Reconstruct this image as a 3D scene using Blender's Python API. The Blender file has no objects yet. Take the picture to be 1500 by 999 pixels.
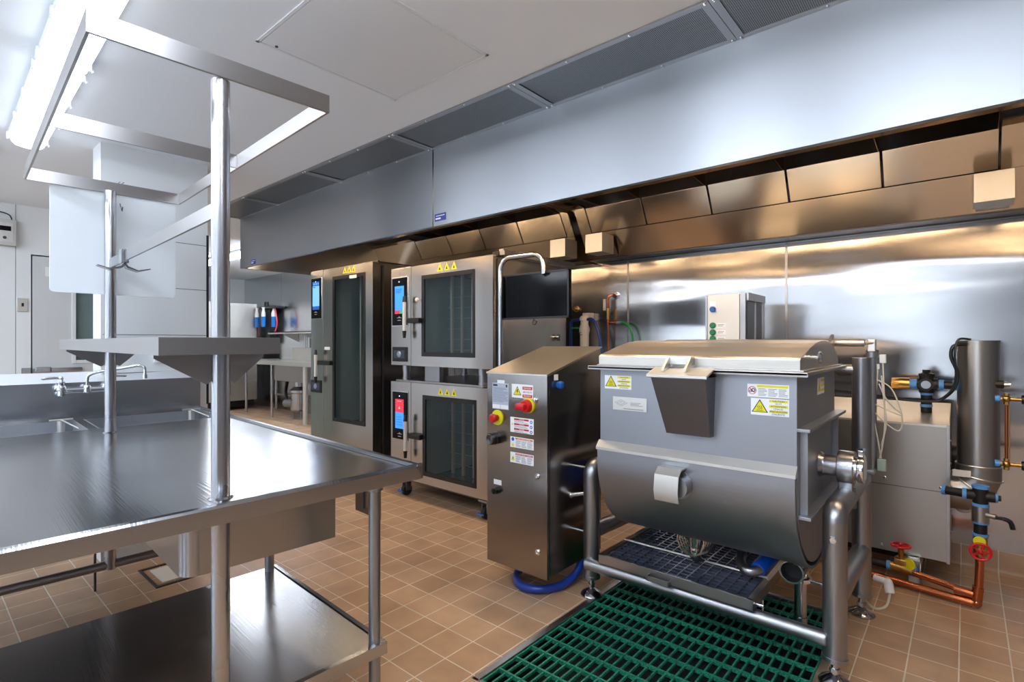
import bpy, bmesh, math, random
from mathutils import Vector, Matrix
random.seed(7)
PI = math.pi
S = bpy.context.scene
COL = S.collection
IDM = Matrix.Identity(4)

# ------------------------------------------------------------------ materials
MATS = {}
def lin(c):
    return tuple(((x/255.)/12.92 if x/255. <= .04045 else ((x/255.+.055)/1.055)**2.4) for x in c)
def pm(name, rgb, rough=.5, metal=0, spec=.5, emit=None, es=0, alpha=1, coat=0):
    if name in MATS: return MATS[name]
    m = bpy.data.materials.new(name); m.use_nodes = True
    b = m.node_tree.nodes['Principled BSDF']
    b.inputs['Base Color'].default_value = (*lin(rgb), 1)
    b.inputs['Roughness'].default_value = rough
    b.inputs['Metallic'].default_value = metal
    b.inputs['Specular IOR Level'].default_value = spec
    b.inputs['Alpha'].default_value = alpha
    b.inputs['Coat Weight'].default_value = coat
    if emit:
        b.inputs['Emission Color'].default_value = (*lin(emit), 1)
        b.inputs['Emission Strength'].default_value = es
    MATS[name] = m
    return m
def steel(name, rgb, rough=.25, aniso=.6, tan=(0, 0, 1), wave=None, grain=None, vary=.06):
    """brushed stainless: base colour, anisotropy, slow waviness (oil-canning) and fine grain"""
    m = pm(name, rgb, rough, 1)
    nt = m.node_tree; N = nt.nodes; L = nt.links; b = N['Principled BSDF']
    b.inputs['Anisotropic'].default_value = aniso
    cx = N.new('ShaderNodeCombineXYZ')
    for i in range(3): cx.inputs[i].default_value = (tan[i] or (.09, .06, .05)[i])
    if aniso > 0: L.new(cx.outputs[0], b.inputs['Tangent'])
    tc = N.new('ShaderNodeTexCoord')
    ns = N.new('ShaderNodeTexNoise'); ns.inputs['Scale'].default_value = 2.2; ns.inputs['Detail'].default_value = 4
    L.new(tc.outputs['Object'], ns.inputs['Vector'])
    mr = N.new('ShaderNodeMapRange')
    mr.inputs['To Min'].default_value = max(.03, rough-vary); mr.inputs['To Max'].default_value = rough+vary
    L.new(ns.outputs['Fac'], mr.inputs['Value']); L.new(mr.outputs[0], b.inputs['Roughness'])
    last = None
    if wave:
        mp = N.new('ShaderNodeMapping'); mp.inputs['Scale'].default_value = wave[0]
        L.new(tc.outputs['Object'], mp.inputs['Vector'])
        n2 = N.new('ShaderNodeTexNoise'); n2.inputs['Scale'].default_value = 1; n2.inputs['Detail'].default_value = 1.0
        L.new(mp.outputs[0], n2.inputs['Vector'])
        bp = N.new('ShaderNodeBump'); bp.inputs['Strength'].default_value = 1; bp.inputs['Distance'].default_value = wave[1]
        L.new(n2.outputs['Fac'], bp.inputs['Height']); last = bp
    if grain:
        mp = N.new('ShaderNodeMapping'); mp.inputs['Scale'].default_value = grain[0]
        L.new(tc.outputs['Object'], mp.inputs['Vector'])
        n3 = N.new('ShaderNodeTexNoise'); n3.inputs['Scale'].default_value = 1; n3.inputs['Detail'].default_value = 2
        L.new(mp.outputs[0], n3.inputs['Vector'])
        b3 = N.new('ShaderNodeBump'); b3.inputs['Strength'].default_value = 1; b3.inputs['Distance'].default_value = grain[1]
        L.new(n3.outputs['Fac'], b3.inputs['Height'])
        if last: L.new(last.outputs[0], b3.inputs['Normal'])
        last = b3
    if last: L.new(last.outputs[0], b.inputs['Normal'])
    return m

ST_HOOD = steel('hood steel', (178, 182, 188), .33, .9, wave=((1.6, 1.6, .25), .0035))
ST_IN = steel('hood inner steel', (216, 202, 184), .20, .5, wave=((1.6, 1.6, 1.6), .010))
ST_WALL = steel('wall steel', (196, 194, 194), .17, .85, tan=(1, 0, 0), wave=((.7, .7, 4.0), .009))
ST_OVEN = steel('oven steel', (192, 190, 188), .24, .6, wave=((1.5, 1.5, 1.5), .008), grain=((250, 250, 3), .00007))
ST_CAB = steel('cabinet steel', (160, 154, 149), .22, .7, tan=(1, 0, 0), grain=((260, 260, 3), .0003))
ST_KET = steel('blasted steel', (160, 163, 170), .47, 0, grain=((40, 40, 40), .0004))
ST_LID = steel('lid steel', (204, 196, 186), .32, .5, tan=(0, 1, 0), grain=((4, 200, 200), .0003))
ST_TUBE = steel('tube steel', (165, 166, 170), .36, 0)
ST_POST = steel('brushed post steel', (184, 184, 188), .27, 0, vary=.04)
ST_POL = steel('polished tube steel', (190, 190, 194), .16, 0, vary=.03)
ST_TOP = steel('table top steel', (182, 184, 188), .20, .5, tan=(1, 0, 0), wave=((1.2, 1.2, 1.2), .008), grain=((3, 220, 3), .00025))
ST_SATIN = steel('satin sink steel', (178, 181, 187), .5, 0)
ST_SIDE = steel('table edge steel', (170, 168, 168), .30, .5)
ST_BOX = steel('boiler steel', (172, 168, 163), .36, .3, wave=((2, 2, 2), .004))
ST_BEIGE = steel('light box steel', (215, 212, 206), .45, .3)
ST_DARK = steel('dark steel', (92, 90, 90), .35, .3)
CHROME = pm('chrome', (225, 228, 232), .07, 1)
BLACK = pm('black plastic', (14, 14, 16), .35)
RUBBER = pm('black rubber', (20, 20, 21), .6)
GLOSSBLK = pm('black glass', (4, 5, 9), .10, 0, .18)
WHITE = pm('white plastic', (232, 233, 232), .4)
LABEL = pm('white label', (236, 237, 238), .45)
GREYLAB = pm('grey label', (178, 186, 200), .4)
YEL = pm('warning yellow', (226, 216, 20), .45)
RED = pm('signal red', (196, 12, 22), .35)
DRED = pm('label red', (186, 30, 48), .45)
BLUE = pm('blue plastic', (22, 92, 178), .35)
HOSEB = pm('blue hose', (28, 60, 150), .3)
HOSEB2 = pm('blue silicone hose', (18, 88, 205), .35)
GRN = pm('green button', (12, 110, 66), .4)
HOSEG = pm('green hose', (22, 140, 70), .35)
NAVY = pm('badge blue', (48, 56, 142), .4)
ORANGE = pm('label orange', (206, 112, 52), .5)
INK = pm('black ink', (25, 25, 28), .5)
INKG = pm('grey ink', (110, 116, 130), .5)
COPPER = pm('copper', (196, 116, 78), .22, 1)
BRASS = pm('brass', (190, 148, 84), .28, 1)
PEX = pm('clear tubing', (205, 200, 185), .3)
TAPE = pm('blue thread tape', (88, 150, 215), .6)
IRON = pm('black iron', (46, 43, 42), .45, .6)
CREAM = pm('cream plastic', (228, 220, 210), .4)
BOARD = pm('cutting board plastic', (228, 234, 238), .35)
PANELW = pm('white wall panel', (226, 229, 230), .38)
CEILM = pm('ceiling paint', (232, 237, 241), .7)
JOINT = pm('panel joint', (150, 154, 158), .6)
GAP = pm('dark gap', (34, 34, 36), .8)
PIT = pm('pit concrete', (12, 15, 15), .9)  # near-black: the shade below the grate is put into the colour
SCR_B = pm('blue screen', (40, 120, 220), .3, emit=(66, 150, 238), es=.45)
SCR_L = pm('pale screen', (90, 150, 230), .3, emit=(120, 178, 245), es=.45)
SCR_R = pm('red screen', (190, 40, 60), .3, emit=(205, 50, 70), es=.45)
SCR_G = pm('green screen', (30, 150, 110), .3, emit=(40, 160, 120), es=.45)
SCR_D = pm('dark blue screen', (20, 60, 130), .3, emit=(24, 84, 170), es=.45)
LAMP = pm('lamp diffuser', (255, 255, 255), .4, emit=(238, 245, 255), es=2.6)
LAMP3 = pm('far lamp diffuser', (255, 255, 255), .4, emit=(236, 244, 255), es=17)
LAMP2 = pm('bright lamp diffuser', (255, 255, 255), .4, emit=(232, 242, 255), es=13)  # stronger glow for the ceiling lights out of view
WLAMP = pm('warm hood lamp', (255, 240, 215), .4, emit=(255, 226, 188), es=22)
WATER = pm('blue cleaning fluid', (30, 120, 205), .15)
LAMPHOUSE = pm('lamp housing', (226, 230, 234), .35)

def green_grate():
    m = pm('green fibreglass', (18, 118, 88), .5)
    nt = m.node_tree; N = nt.nodes; L = nt.links; b = N['Principled BSDF']
    tc = N.new('ShaderNodeTexCoord'); ns = N.new('ShaderNodeTexNoise')
    ns.inputs['Scale'].default_value = 160; ns.inputs['Detail'].default_value = 3
    L.new(tc.outputs['Object'], ns.inputs['Vector'])
    r = N.new('ShaderNodeValToRGB'); r.color_ramp.elements[0].position = .35
    r.color_ramp.elements[0].color = (*lin((8, 78, 60)), 1)
    r.color_ramp.elements[1].position = .7; r.color_ramp.elements[1].color = (*lin((40, 150, 118)), 1)
    L.new(ns.outputs['Fac'], r.inputs['Fac']); L.new(r.outputs['Color'], b.inputs['Base Color'])
    bp = N.new('ShaderNodeBump'); bp.inputs['Distance'].default_value = .002
    L.new(ns.outputs['Fac'], bp.inputs['Height']); L.new(bp.outputs[0], b.inputs['Normal'])
    return m
GRATE = green_grate()

def tile_mat(name='quarry tile', vert=False):
    m = pm(name, (160, 126, 98), .45)
    nt = m.node_tree; N = nt.nodes; L = nt.links; b = N['Principled BSDF']
    tc = N.new('ShaderNodeTexCoord'); mp = N.new('ShaderNodeMapping')
    L.new(tc.outputs['Object'], mp.inputs['Vector'])
    br = N.new('ShaderNodeTexBrick')
    br.offset = 0; br.squash = 1; br.offset_frequency = 1
    br.inputs['Scale'].default_value = 1
    br.inputs['Brick Width'].default_value = .1627
    br.inputs['Row Height'].default_value = .1627
    br.inputs['Mortar Size'].default_value = .0032
    br.inputs['Mortar Smooth'].default_value = .25
    br.inputs['Bias'].default_value = 0
    br.inputs['Color1'].default_value = (*lin((176, 140, 108)), 1)
    br.inputs['Color2'].default_value = (*lin((192, 158, 125)), 1)
    br.inputs['Mortar'].default_value = (*lin((222, 210, 190)), 1)
    mp.inputs['Location'].default_value = (-.141+.1627*100, -2.14+.1627*100, 0)
    if vert:
        # wall cove tiles: same grid in x, run the second axis up the wall
        sp = N.new('ShaderNodeSeparateXYZ'); cb = N.new('ShaderNodeCombineXYZ')
        L.new(tc.outputs['Object'], sp.inputs[0]); L.new(sp.outputs[0], cb.inputs[0]); L.new(sp.outputs[2], cb.inputs[1])
        L.new(cb.outputs[0], mp.inputs['Vector'])
        mp.inputs['Location'].default_value = (-.141+.1627*100, .02+.1627*20, 0)
    L.new(mp.outputs[0], br.inputs['Vector'])
    ns = N.new('ShaderNodeTexNoise'); ns.inputs['Scale'].default_value = 5; ns.inputs['Detail'].default_value = 6
    L.new(tc.outputs['Object'], ns.inputs['Vector'])
    mx = N.new('ShaderNodeMix'); mx.data_type = 'RGBA'; mx.blend_type = 'MULTIPLY'
    mx.inputs['Factor'].default_value = 1
    r = N.new('ShaderNodeValToRGB')
    r.color_ramp.elements[0].position = .3; r.color_ramp.elements[0].color = (.76, .74, .73, 1)
    r.color_ramp.elements[1].position = .7; r.color_ramp.elements[1].color = (1.06, 1.05, 1.05, 1)
    L.new(ns.outputs['Fac'], r.inputs['Fac'])
    L.new(br.outputs['Color'], mx.inputs['A']); L.new(r.outputs['Color'], mx.inputs['B'])
    L.new(mx.outputs['Result'], b.inputs['Base Color'])
    bp = N.new('ShaderNodeBump'); bp.invert = True; bp.inputs['Distance'].default_value = .002
    L.new(br.outputs['Fac'], bp.inputs['Height']); L.new(bp.outputs[0], b.inputs['Normal'])
    mr = N.new('ShaderNodeMapRange'); mr.inputs['To Min'].default_value = .36; mr.inputs['To Max'].default_value = .55
    L.new(ns.outputs['Fac'], mr.inputs['Value']); L.new(mr.outputs[0], b.inputs['Roughness'])
    return m
TILE = tile_mat(); TILEV = tile_mat('cove tile', True)

def perf_mat():
    m = steel('perforated steel', (150, 150, 150), .34, 0)
    nt = m.node_tree; N = nt.nodes; L = nt.links; b = N['Principled BSDF']
    tc = N.new('ShaderNodeTexCoord')
    mul = N.new('ShaderNodeVectorMath'); mul.operation = 'MULTIPLY'; mul.inputs[1].default_value = (150, 150, 0)
    fr = N.new('ShaderNodeVectorMath'); fr.operation = 'FRACTION'
    sb = N.new('ShaderNodeVectorMath'); sb.operation = 'SUBTRACT'; sb.inputs[1].default_value = (.5, .5, 0)
    ln = N.new('ShaderNodeVectorMath'); ln.operation = 'LENGTH'
    lt = N.new('ShaderNodeMath'); lt.operation = 'LESS_THAN'; lt.inputs[1].default_value = .33
    L.new(tc.outputs['Object'], mul.inputs[0]); L.new(mul.outputs[0], fr.inputs[0]); L.new(fr.outputs[0], sb.inputs[0])
    L.new(sb.outputs[0], ln.inputs[0]); L.new(ln.outputs['Value'], lt.inputs[0])
    mx = N.new('ShaderNodeMix'); mx.data_type = 'RGBA'
    mx.inputs['A'].default_value = b.inputs['Base Color'].default_value
    mx.inputs['B'].default_value = (.012, .012, .013, 1)
    L.new(lt.outputs[0], mx.inputs['Factor']); L.new(mx.outputs['Result'], b.inputs['Base Color'])
    return m
PERF = perf_mat()

def glass_mat(name, tint, alpha):
    m = pm(name, tint, .05, 0, .8, alpha=alpha)
    m.node_tree.nodes['Principled BSDF'].inputs['Coat Weight'].default_value = .6
    return m
OGLASS = glass_mat('oven glass', (24, 40, 44), .16)
WGLASS = glass_mat('door window glass', (150, 175, 175), .45)
CAVITY = steel('oven cavity steel', (168, 188, 190), .35, 0)

# ------------------------------------------------------------------ mesh builder
class MB:
    def __init__(self): self.bm = bmesh.new(); self.mats = []
    def mi(self, mat):
        if mat is None: return 0
        if mat not in self.mats: self.mats.append(mat)
        return self.mats.index(mat)
    def _merge(self, b2, mat=None, M=None):
        i = self.mi(mat) if mat else 0
        if M is not None: bmesh.ops.transform(b2, matrix=M, verts=b2.verts[:])
        mp = {}
        for v in b2.verts: mp[v] = self.bm.verts.new(v.co)
        for f in b2.faces:
            try: nf = self.bm.faces.new([mp[v] for v in f.verts])
            except ValueError: continue
            nf.material_index = i
        b2.free()
    def box(self, x0, x1, y0, y1, z0, z1, bev=0, mat=None, seg=2, M=None):
        b = bmesh.new()
        bmesh.ops.create_cube(b, size=1)
        for v in b.verts:
            v.co = Vector(((x0+x1)/2+v.co.x*abs(x1-x0), (y0+y1)/2+v.co.y*abs(y1-y0), (z0+z1)/2+v.co.z*abs(z1-z0)))
        if bev > 0:
            bev = min(bev, .45*min(abs(x1-x0), abs(y1-y0), abs(z1-z0)))
            bmesh.ops.bevel(b, geom=b.edges[:], offset=bev, segments=seg, profile=.5, affect='EDGES')
        self._merge(b, mat, M); return self
    def cyl(self, p0, p1, r, r2=None, seg=24, mat=None, cap=True, bev=0):
        p0 = Vector(p0); p1 = Vector(p1); d = p1-p0
        if r2 is None: r2 = r
        b = bmesh.new()
        q = d.to_track_quat('Z', 'Y').to_matrix().to_4x4()
        rings = []
        h = d.length
        prof = [(r, 0), (r2, h)]
        if bev > 0: prof = [(r-bev, 0), (r-bev*.3, bev*.3), (r, bev), (r2, h-bev), (r2-bev*.3, h-bev*.3), (r2-bev, h)]
        for rr, z in prof:
            rings.append([b.verts.new((rr*math.cos(2*PI*k/seg), rr*math.sin(2*PI*k/seg), z)) for k in range(seg)])
        for a, c in zip(rings, rings[1:]):
            for k in range(seg): b.faces.new((a[k], a[(k+1) % seg], c[(k+1) % seg], c[k]))
        if cap:
            b.faces.new(list(reversed(rings[0]))); b.faces.new(rings[-1])
        self._merge(b, mat, Matrix.Translation(p0) @ q); return self
    def lathe(self, base, axis, prof, seg=28, mat=None):
        """prof = [(radius, height)...] revolved about axis from base"""
        b = bmesh.new(); q = Vector(axis).to_track_quat('Z', 'Y').to_matrix().to_4x4()
        rings = []
        for rr, z in prof:
            rings.append([b.verts.new((max(rr, 1e-5)*math.cos(2*PI*k/seg), max(rr, 1e-5)*math.sin(2*PI*k/seg), z)) for k in range(seg)])
        for a, c in zip(rings, rings[1:]):
            for k in range(seg): b.faces.new((a[k], a[(k+1) % seg], c[(k+1) % seg], c[k]))
        b.faces.new(list(reversed(rings[0]))); b.faces.new(rings[-1])
        self._merge(b, mat, Matrix.Translation(Vector(base)) @ q); return self
    def tube(self, pts, r, seg=14, mat=None, smooth=0, closed=False):
        pts = [Vector(p) for p in pts]
        if smooth:   # Catmull-Rom
            out = []; n = len(pts)
            rng = range(n) if closed else range(n-1)
            for i in rng:
                p0 = pts[(i-1) % n] if (closed or i > 0) else pts[0]
                p1 = pts[i]; p2 = pts[(i+1) % n]
                p3 = pts[(i+2) % n] if (closed or i+2 < n) else pts[-1]
                for k in range(smooth):
                    t = k/smooth
                    out.append(.5*((2*p1)+(p2-p0)*t+(2*p0-5*p1+4*p2-p3)*t*t+(3*p1-p0-3*p2+p3)*t**3))
            if not closed: out.append(pts[-1])
            pts = out
        b = bmesh.new(); rings = []; n = len(pts)
        up = None
        for i, p in enumerate(pts):
            if closed: t = pts[(i+1) % n]-pts[(i-1) % n]
            else: t = pts[min(i+1, n-1)]-pts[max(i-1, 0)]
            t.normalize()
            if up is None:
                up = Vector((0, 0, 1)) if abs(t.z) < .9 else Vector((1, 0, 0))
            u = up-t*up.dot(t)
            if u.length < .2: u = (Vector((0, 1, 0)) if abs(t.y) < .9 else Vector((0, 0, 1))); u = u-t*u.dot(t)
            u.normalize(); up = u; w = t.cross(u)
            # keep the radius through mitred corners
            k = 1
            if 0 < i < n-1:
                a1 = (pts[i]-pts[i-1]).normalized(); k = 1/max(.5, abs(a1.dot(t)))
            rings.append([b.verts.new(p+(u*math.cos(2*PI*j/seg)+w*math.sin(2*PI*j/seg))*r*(k if k < 1.2 else 1.1)) for j in range(seg)])
        m = n if closed else n-1
        for i in range(m):
            a = rings[i]; c = rings[(i+1) % n]
            for j in range(seg): b.faces.new((a[j], a[(j+1) % seg], c[(j+1) % seg], c[j]))
        if not closed:
            b.faces.new(list(reversed(rings[0]))); b.faces.new(rings[-1])
        self._merge(b, mat); return self
    def prism(self, poly, a0, a1, axis='x', mat=None, bev=0):
        """polygon in the other two axes (y,z / x,z / x,y) extruded along axis from a0 to a1"""
        b = bmesh.new()
        def P(a, p):
            return {'x': (a, p[0], p[1]), 'y': (p[0], a, p[1]), 'z': (p[0], p[1], a)}[axis]
        A = [b.verts.new(P(a0, p)) for p in poly]; B = [b.verts.new(P(a1, p)) for p in poly]
        n = len(poly)
        b.faces.new(A); b.faces.new(list(reversed(B)))
        for i in range(n): b.faces.new((A[i], B[i], B[(i+1) % n], A[(i+1) % n]))
        bmesh.ops.recalc_face_normals(b, faces=b.faces[:])
        if bev > 0: bmesh.ops.bevel(b, geom=b.edges[:], offset=bev, segments=2, profile=.5, affect='EDGES')
        self._merge(b, mat); return self
    def sheet(self, line, th, a0, a1, axis='x', mat=None):
        """open polyline thickened by th, extruded along axis"""
        pts = [Vector((p[0], p[1])) for p in line]; n = len(pts); off = []
        for i in range(n):
            d = (pts[min(i+1, n-1)]-pts[max(i-1, 0)]).normalized()
            off.append(pts[i]+Vector((-d.y, d.x))*th)
        self.prism([tuple(p) for p in pts]+[tuple(p) for p in reversed(off)], a0, a1, axis, mat); return self
    def sphere(self, c, r, seg=20, mat=None, sc=(1, 1, 1)):
        b = bmesh.new(); bmesh.ops.create_uvsphere(b, u_segments=seg, v_segments=seg//2, radius=r)
        self._merge(b, mat, Matrix.Translation(Vector(c)) @ Matrix.Diagonal((*sc, 1))); return self
    def torus(self, c, R, r, axis='z', seg=28, seg2=10, mat=None):
        b = bmesh.new(); rings = []
        for i in range(seg):
            a = 2*PI*i/seg
            rings.append([b.verts.new(((R+r*math.cos(2*PI*j/seg2))*math.cos(a), (R+r*math.cos(2*PI*j/seg2))*math.sin(a), r*math.sin(2*PI*j/seg2))) for j in range(seg2)])
        for i in range(seg):
            A = rings[i]; B = rings[(i+1) % seg]
            for j in range(seg2): b.faces.new((A[j], B[j], B[(j+1) % seg2], A[(j+1) % seg2]))
        q = {'z': IDM, 'y': Matrix.Rotation(PI/2, 4, 'X'), 'x': Matrix.Rotation(PI/2, 4, 'Y')}[axis]
        if not isinstance(q, Matrix): q = IDM
        self._merge(b, mat, Matrix.Translation(Vector(c)) @ q); return self
    def text(self, s, size, M, mat, depth=.0004, align='CENTER'):
        cu = bpy.data.curves.new('t', 'FONT'); cu.body = s; cu.size = size; cu.extrude = depth
        cu.align_x = align; cu.align_y = 'CENTER'; cu.resolution_u = 2
        ob = bpy.data.objects.new('t', cu); COL.objects.link(ob)
        dg = bpy.context.evaluated_depsgraph_get()
        me = bpy.data.meshes.new_from_object(ob.evaluated_get(dg))
        b = bmesh.new(); b.from_mesh(me)
        self._merge(b, mat, M)
        bpy.data.objects.remove(ob); bpy.data.curves.remove(cu); bpy.data.meshes.remove(me)
        return self
    def build(self, name, mat, parent=None, fr=IDM, ang=35, kind=None):
        me = bpy.data.meshes.new(name)
        bmesh.ops.remove_doubles(self.bm, verts=self.bm.verts[:], dist=1e-6)
        bmesh.ops.recalc_face_normals(self.bm, faces=self.bm.faces[:])
        W = WM.get(parent.name, IDM) if parent else IDM
        if parent is None:
            # a top-level mesh gets its origin at its own base centre
            vs = [fr @ v.co for v in self.bm.verts]
            c = Vector(((min(v.x for v in vs)+max(v.x for v in vs))/2, (min(v.y for v in vs)+max(v.y for v in vs))/2, min(v.z for v in vs)))
            if kind == 'structure': c = Vector((0, 0, 0))
            W = Matrix.Translation(c)
        bmesh.ops.transform(self.bm, matrix=W.inverted() @ fr, verts=self.bm.verts[:])
        self.bm.to_mesh(me); self.bm.free()
        ms = self.mats if self.mats else [mat]
        for m in ms: me.materials.append(m)
        me.shade_smooth(); me.set_sharp_from_angle(angle=math.radians(ang))
        o = bpy.data.objects.new(name, me); COL.objects.link(o)
        wn = o.modifiers.new('weighted_normal', 'WEIGHTED_NORMAL'); wn.keep_sharp = True; wn.weight = 80
        if parent: o.parent = parent
        else: o.matrix_world = W
        WM[o.name] = W
        if kind: o['kind'] = kind
        return o
WM = {}
def thing(name, label, cat, loc, fr=IDM, group=None):
    o = bpy.data.objects.new(name, None); COL.objects.link(o)
    W = fr @ Matrix.Translation(Vector(loc)); o.matrix_world = W; WM[o.name] = W
    o.empty_display_size = .1
    o['label'] = label; o['category'] = cat
    if group: o['group'] = group
    return o
def tag(o, label, cat, group=None):
    o['label'] = label; o['category'] = cat
    if group: o['group'] = group
    return o
def struct(name, mb, mat): return mb.build(name, mat, kind='structure')
def lab(o, t): o['label'] = t; return o
# text on a wall-like face looking towards -Y (upright, reads along +X)
def TY(x, y, z): return Matrix.Translation((x, y, z)) @ Matrix.Rotation(PI/2, 4, 'X')
def TX(x, y, z): return Matrix.Translation((x, y, z)) @ Matrix.Rotation(PI/2, 4, 'Z') @ Matrix.Rotation(PI/2, 4, 'X')

CEIL = 2.524
# ================================================================== SETTING
m = MB()
gx0, gx1, gy0, gy1 = -1.473, -.425, 1.47, 3.0
F0, F1, G0, G1 = -12.2, 2.7, -2.7, 5.2
for a in ((F0, gx0, G0, G1), (gx1, F1, G0, G1), (gx0, gx1, G0, gy0), (gx0, gx1, gy1, G1)):
    m.box(a[0], a[1], a[2], a[3], -.03, 0)
struct('floor', m, TILE)
m = MB()
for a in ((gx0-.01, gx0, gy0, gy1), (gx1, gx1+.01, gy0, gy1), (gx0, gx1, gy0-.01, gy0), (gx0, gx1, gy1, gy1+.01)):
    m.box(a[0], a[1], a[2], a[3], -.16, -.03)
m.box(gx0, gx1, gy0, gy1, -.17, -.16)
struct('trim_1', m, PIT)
m = MB(); m.box(-6.5, 2.7, -2.7, 5.2, CEIL, CEIL+.25)
m.box(-12.2, -6.5, -2.7, 5.2, 2.69, 2.77); struct('ceiling', m, CEILM)
m = MB()
for a in ((-5.9, -4.4), (-4.395, -3.2), (-3.195, -2.217), (-2.211, -.970), (-.964, .30), (.306, 1.5), (1.506, 2.7)):
    m.box(a[0], a[1], 4.113, 4.2, .122, CEIL)
struct('wall_back', m, ST_WALL)
m = MB(); m.box(-5.9, 2.7, 4.119, 4.19, 0, CEIL)
struct('trim_2', m, GAP)
m = MB()
for x in (-2.214, -.967, .303):
    m.box(x-.008, x+.008, 4.110, 4.1128, .13, 2.02, .001)
struct('trim_3', m, ST_SIDE)
m = MB(); m.prism([(4.113, .126), (4.100, .126), (4.098, .115), (4.096, .03), (4.085, .01), (4.065, .001), (4.065, 0), (4.113, 0)], -5.9, 2.7, 'x')
struct('baseboard_back', m, TILEV)
m = MB(); m.box(-5.98, -5.9, 4.113, 5.05, 0, 2.69); struct('wall_return', m, PANELW)
m = MB()
for a in ((-12.0, -10.3), (-10.295, -8.9), (-8.895, -7.3), (-7.295, -5.9)):
    m.box(a[0], a[1], 4.95, 5.05, 0, 2.69)
struct('wall_far_back', m, steel('far wall steel', (200, 203, 206), .25, .8, wave=((.9, .9, 4.0), .010)))
m = MB(); m.box(-12.1, -12.0, 1.6, 5.05, 0, 2.69); struct('wall_far_left', m, PANELW)
m = MB(); m.box(-12.0, -6.3, 1.7, 1.78, 0, 2.69); struct('wall_corridor', m, PANELW)
# left wall of insulated panels with a hung door and its window
m = MB()
for a in ((-2.6, -1.0), (-.996, .664), (.668, 1.78)):
    if a[0] < .6: m.box(-6.36, -6.28, a[0], a[1], 0, CEIL)
m.box(-6.36, -6.28, .668, .765, 0, CEIL); m.box(-6.36, -6.28, .765, 1.70, 2.10, CEIL); m.box(-6.36, -6.28, 1.70, 1.78, 0, CEIL)
struct('wall_left', m, PANELW)
m = MB(); m.box(-6.34, -6.30, .60, .76, 0, CEIL); m.box(-6.37, -6.362, .5, 1.78, 0, CEIL); struct('trim_4', m, GAP)
m = MB()
for a in ((.775, 1.07, .01, 2.088), (1.57, 1.69, .01, 2.088), (1.07, 1.57, .01, 1.15), (1.07, 1.57, 1.83, 2.088)):
    m.box(-6.33, -6.275, a[0], a[1], a[2], a[3])
door = struct('door_1', m, pm('door panel', (206, 209, 210), .4))
m = MB()
for a in ((1.045, 1.075, 1.125, 1.855), (1.565, 1.595, 1.125, 1.855), (1.075, 1.565, 1.125, 1.155), (1.075, 1.565, 1.825, 1.855)):
    m.box(-6.277, -6.262, *a, .004)
m.build('window_frame', pm('window frame', (222, 226, 230), .4), door)
MB().box(-6.31, -6.305, 1.07, 1.57, 1.15, 1.83).build('pane', WGLASS, door)
m = MB(); m.box(-6.275, -6.255, .70, .765, 1.045, 1.095, .004); m.box(-6.272, -6.250, .775, 1.12, 1.055, 1.09, .006)
m.box(-6.262, -6.24, .79, .90, 1.05, 1.10, .01); m.cyl((-6.25, .85, 1.074), (-6.236, .85, 1.074), .018)
lab(m.build('hinge_strap', ST_POL, door), 'long stainless hinge strap')
m = MB(); m.box(-6.275, -6.2735, .86, .965, 1.915, 2.0, mat=LABEL); m.prism([(.895, 1.94), (.895, 1.965), (.92, 1.985), (.945, 1.985), (.945, 1.94)], -6.2735, -6.2725, 'x', mat=NAVY)
lab(m.build('sticker', LABEL, door), 'white sticker with a blue mark')
m = MB(); m.box(-6.5, -6.37, .6, 2.2, 0, 2.5); struct('trim_5', m, pm('cold room grey', (150, 170, 168), .5))
# white panelled column behind the sink
m = MB(); m.box(-4.12, -3.93, .79, 1.378, 0, CEIL); struct('wall_column', m, PANELW)
m = MB()
m.box(-3.93, -3.9288, .80, 1.378, 1.975, 1.978); m.box(-3.93, -3.9288, .80, 1.378, 1.672, 1.675)
m.box(-3.93, -3.9288, .80, 1.378, 1.366, 1.369); m.box(-3.93, -3.9288, .80, 1.378, 1.13, 1.133)
m.box(-3.932, -3.926, 1.370, 1.384, .9, 2.05, mat=GAP)
m.mi(JOINT); struct('trim_6', m, JOINT)
m = MB(); m.box(-3.9292, -3.905, 1.06, 1.18, 1.19, 1.26, .004); m.box(-3.906, -3.903, 1.085, 1.125, 1.205, 1.245, mat=LABEL)
o = m.build('switch_box', ST_DARK); tag(o, 'small grey switch box on the white column, just under the overshelf', 'switch box')
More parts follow.
